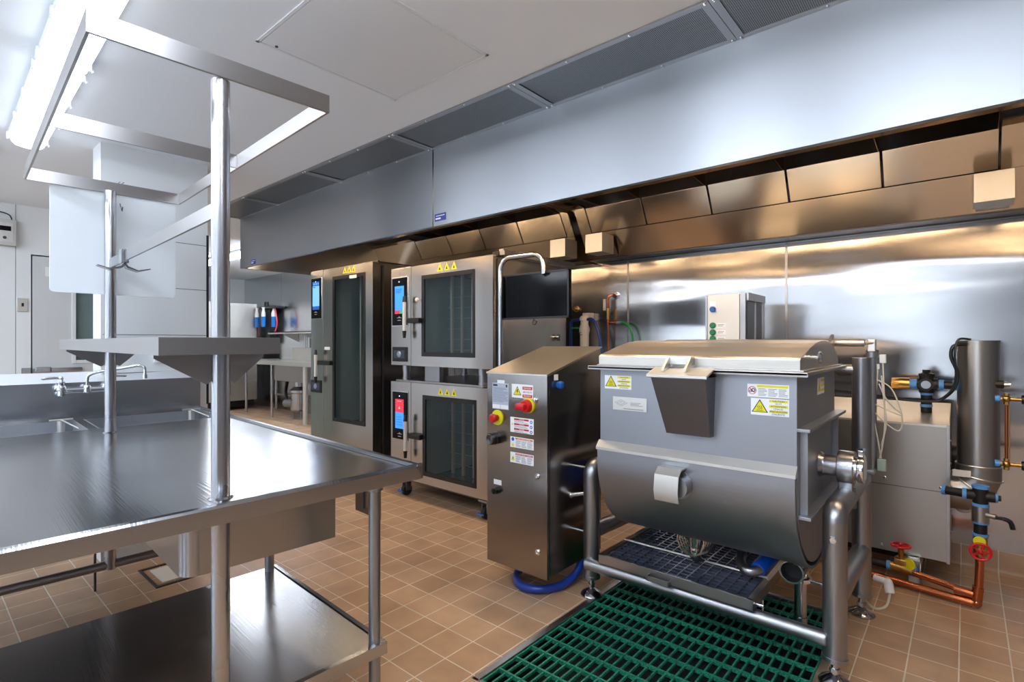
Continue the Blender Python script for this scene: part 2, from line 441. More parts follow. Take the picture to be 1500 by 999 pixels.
# walls behind and beside the photographer, with unseen tall windows added to light the room
ADDED_WINS = [(-5.7, -4.9), (-4.3, -3.4), (-2.5, -1.9), (-1.1, -.3)]
m = MB(); xs = -6.36
for a_, b_ in ADDED_WINS:
    m.box(xs, a_, -2.7, -2.6, 0, CEIL); m.box(a_, b_, -2.7, -2.6, 0, .35); m.box(a_, b_, -2.7, -2.6, 2.30, CEIL); xs = b_
m.box(xs, 2.7, -2.7, -2.6, 0, CEIL)
struct('wall_front', m, pm('grey cladding', (142, 147, 153), .5))
for i_, (a_, b_) in enumerate(ADDED_WINS):
    m = MB()
    for q in ((a_, a_+.04, .35, 2.30), (b_-.04, b_, .35, 2.30), (a_+.04, b_-.04, .35, .39), (a_+.04, b_-.04, 2.26, 2.30)): m.box(q[0], q[1], -2.69, -2.61, q[2], q[3])
    wo = struct('window_%d' % (i_+1), m, LAMPHOUSE)
    pg = MB().box(a_+.04, b_-.04, -2.655, -2.65, .39, 2.26).build('pane', glass_mat('window pane', (235, 240, 245), .08), wo)
    L_ = bpy.data.lights.new('window_portal', 'AREA'); L_.shape = 'RECTANGLE'; L_.size = b_-a_; L_.size_y = 1.95; L_.cycles.is_portal = True
    lo = bpy.data.objects.new('window_portal', L_); COL.objects.link(lo); lo.location = ((a_+b_)/2, -2.71, 1.325); lo.rotation_euler = (PI/2, 0, 0)
m = MB(); m.box(2.6, 2.7, -2.6, 4.2, 0, CEIL); struct('wall_right', m, pm('grey cladding', (142, 147, 153), .5))
# ceiling access hatch
m = MB()
hx0, hx1, hy0, hy1 = -2.15, -1.515, .93, 1.612
for a in ((hx0, hx1, hy0, hy0+.012), (hx0, hx1, hy1-.012, hy1), (hx0, hx0+.012, hy0, hy1), (hx1-.012, hx1, hy0, hy1)):
    m.box(*a, CEIL-.0035, CEIL-.0002)
m.box(hx0+.015, hx1-.015, hy0+.015, hy1-.015, CEIL-.003, CEIL-.0002)
m.mi(pm('hatch paint', (224, 228, 231), .7))
m.cyl((hx0+.03, 1.0, CEIL-.007), (hx0+.03, 1.0, CEIL-.003), .006, mat=ST_DARK)
o = m.build('access_hatch', CEILM); tag(o, 'square white access hatch flush in the white ceiling', 'ceiling hatch')

# ================================================================== CEILING LIGHTS
def fixture(cx, cy, rz, label, L=1.25, W=.165, z=CEIL, group=None, clips=True):
    fr = Matrix.Translation((cx, cy, z)) @ Matrix.Rotation(rz, 4, 'Z')
    t = thing('light_fixture', label, 'ceiling light', (0, 0, 0), fr, group)
    h = L/2; w = W/2
    m = MB(); m.box(-h, h, -w, w, -.035, 0, .008); m.build('housing', LAMPHOUSE, t, fr)
    # rounded, capsule-ended diffuser
    b = MB(); n = 10; rows = []
    bm2 = bmesh.new()
    outline = []
    R = w-.008
    for k in range(n+1): a = -PI/2+PI*k/n; outline.append((h-.012-R*.5+math.cos(a)*R*.5, math.sin(a)*R))
    for k in range(n+1): a = PI/2+PI*k/n; outline.append((-h+.012+R*.5+math.cos(a)*R*.5, math.sin(a)*R))
    lv = [(1, -.03), (1, -.05), (.93, -.068), (.78, -.082), (.5, -.09)]
    for sc, zz in lv:
        ring = []
        for (x, y) in outline:
            sx = x/h; xx = x-(1-sc)*R*.9*(1 if x > 0 else -1) if abs(x) > h-R*1.1 else x
            ring.append(bm2.verts.new((xx, y*sc, zz)))
        rows.append(ring)
    k = len(outline)
    for a, c in zip(rows, rows[1:]):
        for j in range(k): bm2.faces.new((a[j], a[(j+1) % k], c[(j+1) % k], c[j]))
    bm2.faces.new(rows[-1]); b._merge(bm2)
    b.build('diffuser', LAMP if clips else (LAMP3 if cx < -6 else LAMP2), t, fr)
    if clips:
        for i in range(4):
            for sy in (-1, 1):
                x = -h+.06+i*(L-.12)/3
                m = MB(); m.box(x-.012, x+.012, sy*w-.004, sy*w+.010, -.055, -.02, .003); m.box(x-.007, x+.007, sy*(w+.006)-.003, sy*(w+.006)+.003, -.062, -.05, .001)
                m.build('clip', LAMPHOUSE, t, fr)
    return t
sk = -.0286
fixture(-3.51, .487-.018, PI+sk, 'far one of the two lit ceiling tubes above the pot rack', clips=True)
fixture(-2.25, .433, PI+sk, 'near lit ceiling tube, running out of the top of the frame')
G = 'ceiling tubes behind the photographer'
for x in (-.95, .32): fixture(x, .40-.03*(x+.95), PI+sk, 'white ceiling light with a lit diffuser behind the photographer', clips=False, group=G)
for x, y in [(x, y) for x in (-5.0, -3.4, -1.8, -.2) for y in (-.65, -1.7)]: fixture(x, y, 0, 'white ceiling light with a lit diffuser behind the photographer', clips=False, group=G)  # rows out of view, added to raise the room light
G = 'ceiling tubes in the far room'
for x, y in ((-9.2, 3.35), (-7.9, 3.35), (-7.2, 4.3), (-8.5, 4.3)): fixture(x, y, 0, 'lit ceiling tube in the far dishwashing area past the hood', z=2.69, clips=False, group=G)  # rear pair added behind the hood to brighten the far area
# ceiling vent
m = MB(); m.box(-4.75, -4.5, .05, .40, CEIL-.012, CEIL, .003)
for k in range(8): m.box(-4.73, -4.52, .08+k*.04, .095+k*.04, CEIL-.016, CEIL-.011, mat=JOINT)
m.mats.insert(0, LAMPHOUSE) if LAMPHOUSE not in m.mats else None
o = m.build('ceiling_vent', LAMPHOUSE); tag(o, 'pale slatted ceiling vent at the left edge beyond the light', 'vent')

# ================================================================== WALL ITEMS LEFT
t = thing('temperature_controller', 'grey temperature controller box high on the left wall', 'controller', (-6.28, .60, 2.15))
MB().box(-6.28, -6.22, .50, .665, 2.15, 2.375, .006).build('housing', pm('controller grey', (190, 190, 186), .5), t)
m = MB(); m.box(-6.221, -6.216, .53, .645, 2.18, 2.345, .003); m.mi(pm('controller plate', (205, 204, 200), .5))
m.build('faceplate', LABEL, t)
MB().box(-6.217, -6.213, .55, .63, 2.275, 2.315).build('display', GLOSSBLK, t)
MB().cyl((-6.216, .59, 2.215), (-6.205, .59, 2.215), .012).build('knob', ST_DARK, t)
MB().tube([(-6.25, .64, 2.375), (-6.25, .62, 2.42), (-6.25, .55, 2.435), (-6.25, .48, 2.40), (-6.25, .40, 2.43)], .005, 8, smooth=5).build('cable', BLACK, t)
t = thing('key_switch_plate', 'small square steel plate with a black key switch on the left wall', 'switch', (-6.28, .708, 1.588))
MB().box(-6.279, -6.270, .675, .745, 1.588, 1.708, .003).build('plate', ST_BEIGE, t)
MB().box(-6.270, -6.264, .702, .718, 1.635, 1.665, .002).build('toggle', BLACK, t)

# ================================================================== WORK TABLE (its own frame: s away from the lens, w to the left)
al = math.radians(2.8)
TF = Matrix.Translation((-1.425, 1.184, 0)) @ Matrix.Rotation(PI-al, 4, 'Z')
tb = thing('work_table', 'long stainless work table with sink, overshelf and pot rack at left', 'work table', (.9, .9, 0), TF)
WMAX = 1.95
m = MB()
m.box(.022, 1.83, .022, WMAX, .872, .888)
# raised rolled rim, near edge, right edge and the drop faces
rim = [(0, .850), (0, .893), (.004, .899), (.012, .902), (.022, .899), (.028, .889), (.020, .884), (.006, .852)]
m.prism([(a, b) for a, b in rim], 0, WMAX, 'y')
m.prism([(a, b) for a, b in rim], 0, 2.42, 'x')
m.box(1.83, 1.84, .022, WMAX, .82, .888)
# sink deck strips round the two basins
m.box(2.31, 2.42, .022, WMAX, .876, .888, .003)
m.box(1.84, 2.31, .022, .035, .86, .888); m.box(1.84, 2.31, .62, .66, .876, .888, .003); m.box(1.84, 2.31, 1.24, WMAX, .876, .888)
m.build('tabletop', ST_TOP, tb, TF, ang=24)
m = MB()
m.prism([(2.42, .885), (2.42, 1.09), (2.434, 1.085), (2.434, .885)], 0.0, WMAX, 'y')
bsp = m.build('backsplash', ST_TOP, tb, TF)
m = MB(); m.prism([(2.42, 1.09), (2.52, 1.145), (2.52, 1.13), (2.434, 1.082)], 0.0, WMAX, 'y'); m.build('splash_return', pm('satin splash top', (226, 230, 234), .55, .6), bsp, TF)  # near-white colour stands in for the ceiling mirrored in this face
for w0, w1 in ((.035, .62), (.66, 1.24)):
    m = MB()
    m.box(1.84, 1.846, w0, w1, .60, .888); m.box(2.304, 2.31, w0, w1, .60, .888)
    m.box(1.84, 2.31, w0, w0+.006, .60, .888); m.box(1.84, 2.31, w1-.006, w1, .60, .888); m.box(1.84, 2.31, w0, w1, .68, .686)
    bs = m.build('sink_basin', ST_SATIN, tb, TF)
    w = w0+.06
    m = MB(); m.cyl((2.26, w, .687), (2.26, w, .895), .019); m.tube([(2.26, w-.05, .90), (2.26, w+.05, .90)], .005, 8)
    m.tube([(2.255, w, .90), (2.1, w-.06, .86)], .0035, 8)
    lab(m.build('standpipe', ST_BEIGE, bs, TF), 'overflow pipe with a wire handle')
# lower shelf
m = MB(); m.box(.14, 1.09, .055, WMAX, .235, .250, .002)
m.sheet([(.14, .212), (.14, .252), (.155, .252)], .003, .055, WMAX, 'y'); m.sheet([(.055, .212), (.055, .252), (.07, .252)], .003, .14, 1.09, 'x')
m.build('lower_shelf', ST_TOP, tb, TF)
def leg(s_, w_, top=.85, r=.0205, z0=.03):
    m = MB(); m.cyl((s_, w_, z0), (s_, w_, top), r)
    l = m.build('leg', ST_TUBE, tb, TF)
    MB().lathe((s_, w_, 0), (0, 0, 1), [(.024, 0), (.024, .012), (.016, .03), (.016, .05)]).build('foot', ST_DARK, l, TF)
leg(.17, .085, top=.85); leg(1.05, .10); leg(.17, 1.9); leg(1.05, 1.9); leg(1.66, .12); leg(2.35, .12); MB().cyl((2.05, .605, 0), (2.05, .605, .60), .006).build('support_rod', ST_DARK, tb, TF); leg(2.35, 1.7)
m = MB(); m.lathe((.17, .085, .79), (0, 0, 1), [(.021, 0), (.029, .004), (.030, .055), (.034, .06)]); m.build('leg_socket', ST_TUBE, tb, TF)
MB().cyl((1.66, .12, .255), (1.66, WMAX, .255), .02).build('stretcher', ST_TUBE, tb, TF)
# boxed drawer housing hung under the top
m = MB(); rr = .055
poly = [(.425, .10), (1.02, .10), (1.02, .62)]
for k in range(7):
    a = PI/2+ (PI/2)*k/6; poly.append((.425+rr+math.cos(a)*rr, .62-rr+math.sin(a)*rr))
m.prism(poly, .565, .85, 'z'); m.build('drawer_housing', ST_SIDE, tb, TF)
m = MB(); m.box(.22, .224, .03, .10, .74, .83); m.box(.224, .40, .028, .032, .73, .83)
for k in range(4):
    m.cyl((.2195, .045+.018*(k % 2), .76+.02*(k//2)), (.2202, .045+.018*(k % 2), .76+.02*(k//2)), .004, mat=GAP)
m2 = MB(); m2.box(.22, .224, .03, .10, .72, .83); m2.box(.224, .40, .024, .028, .66, .84)
m.bm.free(); m2.build('slide_bracket', ST_SIDE, tb, TF)
# posts
PS = []
for s_, w_ in ((.115, .607), (1.66, .603)):
    m = MB(); m.cyl((s_, w_, .05 if s_ < 1 else .235), (s_, w_, 2.045), .0235, seg=32)
    p = m.build('post', ST_POST, tb, TF); PS.append(p)
    MB().lathe((s_, w_, .886), (0, 0, 1), [(.032, 0), (.032, .003), (.026, .008)]).build('collar', ST_POL, p, TF)
    if s_ < 1: MB().lathe((s_, w_, 0), (0, 0, 1), [(.024, 0), (.024, .012), (.018, .03), (.018, .06)]).build('foot', ST_DARK, p, TF)
# overshelf with gussets
m = MB()
m.box(.012, 1.80, .488, .775, 1.329, 1.333, .001)
m.box(.010, .014, .488, .775, 1.288, 1.332); m.box(1.798, 1.802, .488, .775, 1.288, 1.332)
m.box(.012, 1.80, .486, .490, 1.288, 1.332); m.box(.012, 1.80, .773, .777, 1.288, 1.332)
osh = m.build('overshelf', ST_SIDE, tb, TF)
for s_, w_ in ((.115, .607), (1.66, .603)):
    for sg in (-1, 1):
        m = MB(); e = w_+sg*.115 if sg < 0 else .765
        m.prism([(w_+sg*.02, 1.215), (w_+sg*.036, 1.205), (e, 1.278), (e, 1.329), (w_+sg*.02, 1.329)], s_-.002, s_+.002, 'x')
        m.build('gusset', ST_SIDE, osh, TF)
# overhead rack of flat bar
zr0, zr1 = 2.045, 2.10
def bar(name, s0, s1, w0, w1, z0, z1, par):
    m = MB(); m.box(s0, s1, w0, w1, z0, z1, .001); return m.build(name, ST_SIDE, par, TF)
rk = bar('pot_rack', .085, .093, .30, .905, zr0, zr1, tb)
bar('rack_bar', 1.70, 1.708, .30, .905, zr0, zr1, rk)
bar('rack_bar', .86, .868, .308, .897, zr0, zr1, rk)
bar('rack_bar', .093, 1.70, .30, .308, zr0, zr1, rk)
bar('rack_bar', .093, 1.70, .897, .905, zr0, zr1, rk)
bar('hook_bar', .13, 1.64, .600, .608, 1.675, 1.72, rk)
# double hook
t = thing('pot_hook', 'double steel hook clipped over the lower centre bar', 'hook', (1.36, .604, 1.65), TF)
m = MB(); m.sheet([(.594, 1.668), (.594, 1.726), (.614, 1.726), (.614, 1.668)], .003, 1.33, 1.39, 'x'); m.build('clip', ST_POL, t, TF)
for dx in (-.014, .014):
    for sg in (1, -1):
        x0 = 1.36+dx
        m = MB(); m.prism([(.604, 1.675), (.604+sg*.012, 1.655), (.604+sg*.05, 1.640), (.604+sg*.095, 1.652), (.604+sg*.095, 1.648), (.604+sg*.05, 1.634), (.604+sg*.008, 1.646), (.604-sg*.004, 1.665)], x0-.009, x0+.009, 'x')
        m.build('prong', ST_POL, t, TF)
m = MB()
m.tube([(1.69, .56, 2.105), (1.725, .56, 2.10), (1.725, .56, 2.02), (1.715, .555, 1.99), (1.700, .555, 1.985), (1.690, .56, 2.0)], .0025, 8, smooth=5)
m.tube([(1.69, .545, 2.105), (1.725, .545, 2.10), (1.725, .545, 2.03), (1.715, .55, 1.985), (1.698, .55, 1.965), (1.685, .55, 1.985)], .0025, 8, smooth=5)
tag(m.build('wire_hook', ST_POL, fr=TF), 'thin wire hook on the far rack bar beside the cutting board', 'hook')
# cutting board hanging behind the far bar
m = MB(); poly = []; w0, w1, z0, z1, rr = .318, .818, 1.553, 2.048, .018
for cx, cy, a0 in ((w1-rr, z1-rr, 0), (w0+rr, z1-rr, PI/2), (w0+rr, z0+rr, PI), (w1-rr, z0+rr, 3*PI/2)):
    for k in range(6): a = a0+PI/2*k/5; poly.append((cx+rr*math.cos(a), cy+rr*math.sin(a)))
m.prism(poly, 1.712, 1.727, 'x')
tag(m.build('cutting_board', BOARD, fr=TF), 'large white plastic cutting board hanging from the far rack bar', 'cutting board')
# sink faucet
t = thing('sink_faucet', 'chrome two lever sink faucet on the backsplash at left', 'faucet', (2.40, .5, 1.03), TF)
yc = .60
def fw(Y): return 1.184+.11-Y        # world Y to w near s=2.4
wl, wc, wr = fw(.585), fw(.70), fw(.80)
for i, w in enumerate((wl, wr)):
    m = MB(); m.lathe((2.42, w, 1.055), (-1, 0, 0), [(.026, 0), (.026, .006), (.014, .012), (.014, .05)])
    m.lathe((2.37, w, 1.018), (0, 0, 1), [(.012, 0), (.018, .006), (.018, .03), (.024, .036), (.024, .05), (.016, .06), (.016, .075), (.019, .08), (.012, .088), (.006, .1)])
    v = m.build('valve', CHROME, t, TF)
    sg = 1 if i == 0 else -1
    m = MB(); m.sphere((2.37, w, 1.12), .012, 12); m.tube([(2.37, w, 1.12), (2.37, w+sg*.03, 1.123), (2.37, w+sg*.075, 1.120)], .007, 10); m.sphere((2.37, w+sg*.075, 1.12), .008, 10, sc=(1, 1.6, .8))
    m.build('lever', CHROME, v, TF)
m = MB(); m.cyl((2.37, wl, 1.05), (2.37, wr, 1.05), .011); m.cyl((2.37, wl, 1.035), (2.37, wr, 1.035), .006); m.lathe((2.37, wc, 1.03), (0, 0, 1), [(.014, 0), (.02, .006), (.02, .035), (.013, .045)]); m.build('body', CHROME, t, TF)
m = MB(); m.tube([(2.37, wc, 1.06), (2.37, wc, 1.115), (2.365, wc-.012, 1.135), (2.35, wc-.05, 1.150), (2.31, wc-.17, 1.172), (2.29, wc-.225, 1.183), (2.28, wc-.25, 1.175), (2.277, wc-.258, 1.155), (2.277, wc-.258, 1.125)], .009, 12, smooth=4)
m.cyl((2.277, wc-.258, 1.105), (2.277, wc-.258, 1.128), .013); m.build('spout', CHROME, t, TF)

# floor sink and thin rod under the table
t = thing('floor_sink', 'square white floor drain with a dark rim under the table', 'floor drain', (-3.45, .945, 0))
m = MB()
for a in ((-3.62, -3.29, .90, .915), (-3.62, -3.29, 1.08, 1.095), (-3.62, -3.60, .915, 1.08), (-3.31, -3.29, .915, 1.08)): m.box(*a, 0, .006)
m.build('rim', ST_DARK, t)
MB().box(-3.57, -3.34, .945, 1.05, .0005, .004).build('cover', CREAM, t)

# ================================================================== FLOOR GRATE
t = thing('floor_grate', 'green fibreglass floor grate set in the tiles before the kettle', 'floor grate', ((gx0+gx1)/2, (gy0+gy1)/2, 0))
m = MB()
for a in ((gx0, gx0+.03, gy0, gy1), (gx1-.03, gx1, gy0, gy1), (gx0, gx1, gy0, gy0+.012), (gx0, gx1, gy1-.02, gy1)): m.box(*a, -.03, .002, .001)
m.build('frame', ST_SIDE, t)
m = MB(); y = gy0+.018
while y < gy1-.02:
    m.box(gx0+.032, gx1-.032, y-.0045, y+.0045, -.018, -.001); y += .1035/1.0
x = gx0+.036
while x < gx1-.032:
    m.box(x-.0036, x+.0036, gy0+.014, gy1-.022, -.014, -.004); x += .0375
m.build('grating', GRATE, t)

# ================================================================== VENT HOOD
HZ = 2.038; HY = 2.164
def badge(par, x, z, w=.10, h=.045):
    m = MB(); m.box(x, x+w, HY-.002, HY-.0005, z, z+h, mat=NAVY)
    m.box(x+.012, x+w-.010, HY-.0025, HY-.002, z+h*.66, z+h*.76, mat=LABEL); m.box(x+.008, x+w*.55, HY-.0025, HY-.002, z+.010, z+.020, mat=LABEL)
    b = m.build('badge', NAVY, par); lab(b, 'small blue maker badge')
def hood(x0, x1, fx, label, endL, endR, boxes, badges):
    t = thing('exhaust_hood', label, 'extractor hood', ((x0+x1)/2, 3.1, HZ))
    m = MB(); m.box(x0, x1, HY, HY+.03, HZ, CEIL, .002); m.build('front_panel', ST_HOOD, t)
    m = MB(); m.box(x0+.03, x1-.03, HY+.03, 3.45, 2.43, 2.44); m.prism([(HY+.03, HZ+.01), (HY+.07, HZ+.02), (HY+.03, 2.40)], x0+.03, x1-.03, 'x') 
    m.build('canopy_liner', ST_IN, t)
    for flag, xa, xb in ((1, x0, x0+.03), (1, x1-.03, x1)):
        m = MB(); m.box(xa, xb, HY+.001, 4.113, HZ if (xa < -5 or xa > .5) else 2.405, CEIL, .002); m.build('end_panel', ST_IN if xa > -5 else ST_HOOD, t)
    n = int((x1-x0)/.62)
    for k in range(n):
        xc = x0+(x1-x0)*(k+.5)/n
        m = MB(); m.box(xc-.20, xc+.20, 2.36, 2.50, 2.395, 2.43, .004); hl_ = m.build('hood_lamp', ST_IN, t)
        m = MB(); m.box(xc-.185, xc+.185, 2.375, 2.485, 2.388, 2.396, .003); m.build('lamp_lens', WLAMP, hl_)
    # dark recess above the filters, filters, trough below
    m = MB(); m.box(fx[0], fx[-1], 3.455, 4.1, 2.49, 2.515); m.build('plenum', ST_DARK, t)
    for a, b in zip(fx, fx[1:]):
        m = MB(); n = 1
        m.prism([(3.775, 2.232), (3.670, 2.415), (3.690, 2.425), (3.797, 2.242)], a+.006, b-.006, 'x', bev=.003)
        f = m.build('filter', ST_IN, t)
        m = MB(); m.prism([(3.46, 2.43), (3.665, 2.41), (3.665, 2.50), (3.46, 2.50)], b-.012, b-.008, 'x'); m.build('divider', ST_IN, f)
    if fx[0]-x0 > .05: MB().prism([(3.78, 2.23), (3.666, 2.42), (3.60, 2.43), (3.60, 2.44), (3.68, 2.44), (3.80, 2.24)], x0+.03, fx[0]-.004, 'x').build('filler_panel', ST_IN, t)
    if x1-fx[-1] > .05: MB().prism([(3.78, 2.23), (3.666, 2.42), (3.60, 2.43), (3.60, 2.44), (3.68, 2.44), (3.80, 2.24)], fx[-1]+.004, x1-.03, 'x').build('filler_panel', ST_IN, t)
    m = MB(); m.prism([(3.780, 2.228), (3.80, 2.24), (4.11, 2.24), (4.11, 2.045), (3.90, 2.032), (3.89, 2.036)], x0+.03, x1-.03, 'x'); m.build('grease_trough', ST_IN, t)
    m = MB(); m.box(x0+.03, x1-.03, 3.91, 4.11, HZ-.010, HZ-.003); m.box(x0+.03, x1-.03, 4.06, 4.11, HZ-.016, HZ-.010); m.build('wall_ledge', ST_DARK, t)
    for xb in boxes:
        m = MB(); m.box(xb, xb+.155, 3.60, 3.78, 2.035, 2.185, .003); lab(m.build('junction_box', ST_BEIGE, t), 'square bright steel box')
        m = MB(); m.prism([(3.775, 2.04), (3.775, 2.17), (3.88, 2.04)], xb+.01, xb+.145, 'x'); m.build('box_bracket', ST_IN, t)
    for bx, bz in badges: badge(t, bx, bz)
    return t
hl = hood(-5.343, -2.515, [-4.56, -4.06, -3.584, -3.106, -2.62], 'left section of the long stainless hood, above the ovens', 1, 1, [-2.672], [(-5.10, 2.05)])
hr = hood(-2.505, .75, [-2.37, -1.871, -1.37, -.87, -.37, .135], 'right section of the long stainless hood, above the kettle', 1, 1, [-2.32, .03], [(-2.49, 2.065)])
# perforated make-up air panels along the ceiling
px = [-5.343, -4.53, -3.52, -2.517, -1.60, -.684, .235, .75]
wh = ['leftmost, at the far corner of the hood', 'second from the far left corner', 'third from the far left corner', 'above the seam between the two hood sections, right of it', 'over the left half of the long kettle hood', 'over the middle of the kettle hood', 'at the top right corner']
wh = ['leftmost of the perforated ceiling panels, at the far end of the hood', 'second perforated ceiling panel from the far left end', 'third perforated ceiling panel, ending at the seam of the hood', 'fourth perforated ceiling panel, just right of the hood seam', 'fifth perforated ceiling panel, with a visible dot pattern', 'sixth perforated ceiling panel, cut by the top of the frame', 'last perforated ceiling panel, beyond the right edge']
YA = 1.846
for (a, b), l in zip(zip(px, px[1:]), wh):
    t = thing('air_supply_panel', l, 'ceiling panel', ((a+b)/2, (YA+HY)/2, CEIL-.012), group='perforated air panels along the hood')
    m = MB(); m.box(a+.03, b-.03, YA+.022, HY-.022, CEIL-.006, CEIL-.002); m.build('perforated_sheet', PERF, t)
    m = MB()
    for q in ((a+.001, a+.031, YA, HY-.001), (b-.031, b-.001, YA, HY-.001), (a+.031, b-.031, YA, YA+.024), (a+.031, b-.031, HY-.024, HY-.001)): m.box(*q, CEIL-.010, CEIL-.001, .0005)
    m.build('frame', ST_SIDE, t)
    for k in range(4):
        x = a+.016+(b-a-.032)*k/3
        for y in (YA+.011, HY-.012):
            m = MB(); m.lathe((x, y, CEIL-.010), (0, 0, -1), [(.007, 0), (.006, .003), (.002, .005)], 10); m.build('screw', CHROME, t)

# ================================================================== COMBI OVENS
OY = 2.8
def oven(name, label, x0, xd, x1, z0, z1, win, panel, scr, handle, lock, tri, depth=.93, top_door=None, hz=None):
    t = thing('combi_oven', label, 'oven', ((x0+x1)/2, OY+depth/2, z0))
    wx0, wx1, wz0, wz1 = win
    # shell with an open cavity behind the window
    m = MB()
    m.box(x0+.005, wx0-.05, OY+.035, OY+depth, z0+.005, z1-.004, .004); m.box(wx1+.05, x1-.005, OY+.035, OY+depth, z0+.005, z1-.004, .004)
    m.box(wx0-.05, wx1+.05, OY+.035, OY+depth, wz1+.035, z1-.004); m.box(wx0-.05, wx1+.05, OY+.035, OY+depth, z0+.005, wz0-.035)
    m.box(wx0-.05, wx1+.05, OY+.72, OY+depth, wz0-.035, wz1+.035)
    m.build('body', ST_OVEN, t)
    m = MB(); m.box(wx0-.048, wx1+.048, OY+.69, OY+.70, wz0-.03, wz1+.03); m.box(wx0-.048, wx0-.044, OY+.06, OY+.69, wz0-.03, wz1+.03); m.box(wx1+.044, wx1+.048, OY+.06, OY+.69, wz0-.03, wz1+.03)
    m.build('cavity', CAVITY, t)
    m = MB(); nr = 5
    for k in range(nr):
        x = wx0+.05+(wx1-wx0-.10)*k/(nr-1)
        m.box(x-.012, x+.012, OY+.28, OY+.30, wz0-.03, wz1+.03)
    k = wz0+.05
    while k < wz1: m.cyl((wx0-.03, OY+.31, k), (wx1+.03, OY+.31, k), .0025, seg=6); k += .09
    m.build('rack_guides', ST_BEIGE, t)
    MB().box(x0, xd-.003, OY, OY+.034, z0, z1, .004).build('control_column', ST_OVEN, t)
    MB().box(x0, xd-.003, OY+.004, OY+.02, z1, z1+.0015).build('top_trim', ST_OVEN, t)
    m = MB()
    for q in ((xd+.003, wx0, z0, z1), (wx1, x1, z0, z1), (wx0, wx1, wz1, z1), (wx0, wx1, z0, wz0)): m.box(q[0], q[1], OY, OY+.034, q[2], q[3])
    d = m.build('door', ST_OVEN, t)
    f = .035
    m = MB()
    for q in ((wx0, wx0+f, wz0, wz1), (wx1-f*.6, wx1, wz0, wz1), (wx0+f, wx1-f*.6, wz1-f, wz1), (wx0+f, wx1-f*.6, wz0, wz0+f)): m.box(q[0], q[1], OY-.006, OY+.01, q[2], q[3], .002)
    m.build('window_seal', BLACK, d)
    MB().box(wx0+f*.5, wx1-f*.3, OY-.001, OY+.004, wz0+f*.5, wz1-f*.5).build('pane', OGLASS, d)
    # handle: pale grip with black ends on a black arm
    hx, h0, h1 = handle
    hm = (h0+h1)/2 if hz is None else hz
    hd = MB().cyl((hx, OY-.055, h0+.03), (hx, OY-.055, h1-.03), .0165, bev=.003).build('handle', pm('pale grip', (206, 204, 200), .3, .4), d)
    m = MB(); m.cyl((hx, OY-.055, h0-.03), (hx, OY-.055, h0+.03), .012, .0175); m.cyl((hx, OY-.055, h1-.03), (hx, OY-.055, h1+.02), .0175, .012); m.build('end_cap', BLACK, hd)
    MB().box(hx+.008, wx0+.01, OY-.045, OY-.005, hm-.022, hm+.022, .008).build('handle_arm', BLACK, hd)
    # control panel and screen
    p0, p1, q0, q1 = panel
    pn = MB().box(p0, p1, OY-.010, OY, q0, q1, .008).build('control_panel', GLOSSBLK, t)
    MB().box(p0-.008, p1+.008, OY-.004, OY, q0-.008, q1+.008, .003).build('panel_bezel', CHROME, pn)
    cx = (p0+p1)/2; a0, a1, b0, b1, kind = scr
    m = MB()
    if kind == 'tall':
        m.box(a0, a1, OY-.0115, OY-.010, b0, b1, mat=SCR_L); m.box(a0, a1, OY-.0115, OY-.010, b1, b1+.045, mat=SCR_D); m.box(a0, a1, OY-.0115, OY-.010, b0-.035, b0, mat=SCR_D)
        m.box(a0+.01, a1-.07, OY-.012, OY-.0115, b1-.015, b1-.008, mat=INK)
        for k in range(3): m.box(a0+.02+k*.04, a0+.04+k*.04, OY-.012, OY-.0115, b1+.015, b1+.03, mat=SCR_L)
    elif kind == 'upper':
        m.box(a0, a1, OY-.0115, OY-.010, b0, b1, mat=SCR_B); mid = a0+(a1-a0)*.55
        m.box(a0, mid, OY-.0115, OY-.010, b0-.03, b0-.001, mat=SCR_R); m.box(mid, a1, OY-.0115, OY-.010, b0-.03, b0-.001, mat=SCR_G)
        for k in range(3): m.box(a0+.015, a1-.02-k*.012, OY-.012, OY-.0115, b1-.03-k*.014, b1-.024-k*.014, mat=SCR_D)
    else:
        zm = b0+(b1-b0)*.55
        m.box(a0, a1, OY-.0115, OY-.010, b0, zm, mat=SCR_B); m.box(a0, a1, OY-.0115, OY-.010, zm, b1, mat=SCR_R)
        m.prism([(cx-.012, zm+.03), (cx+.012, zm+.03), (cx, zm+.055)], OY-.0125, OY-.0115, 'y', mat=LABEL)
        for k in range(4): m.box(a0+.012, a1-.012-k*.006, OY-.012, OY-.0115, b0+.03+k*.022, b0+.034+k*.022, mat=SCR_D)
        m.box(a0+.03, a1-.03, OY-.012, OY-.0115, b1-.02, b1-.014, mat=LABEL)
    m.build('screen', SCR_B, pn)
    # small swash emblem, status lamp
    m = MB(); ez = q0+(b0-q0)*.5
    m.box(cx-.03, cx+.03, OY-.0112, OY-.010, ez-.002, ez+.002); m.prism([(cx-.012, ez), (cx, ez+.014), (cx+.014, ez+.002)], OY-.0112, OY-.010, 'y'); m.box(cx-.022, cx+.022, OY-.0112, OY-.010, ez-.024, ez-.019)
    m.build('emblem', pm('silver print', (170, 172, 176), .4, .3), pn)
    MB().cyl((cx, OY-.0125, q1-.035), (cx, OY-.010, q1-.035), .005, seg=10).build('status_lamp', pm('lamp dot', (220, 230, 250), .3, emit=(220, 230, 255), es=1), pn)
    MB().box(cx-.012, cx+.016, OY-.0012, OY, q1+.03, q1+.045).build('flag_sticker', pm('sticker', (178, 132, 150), .5), t)
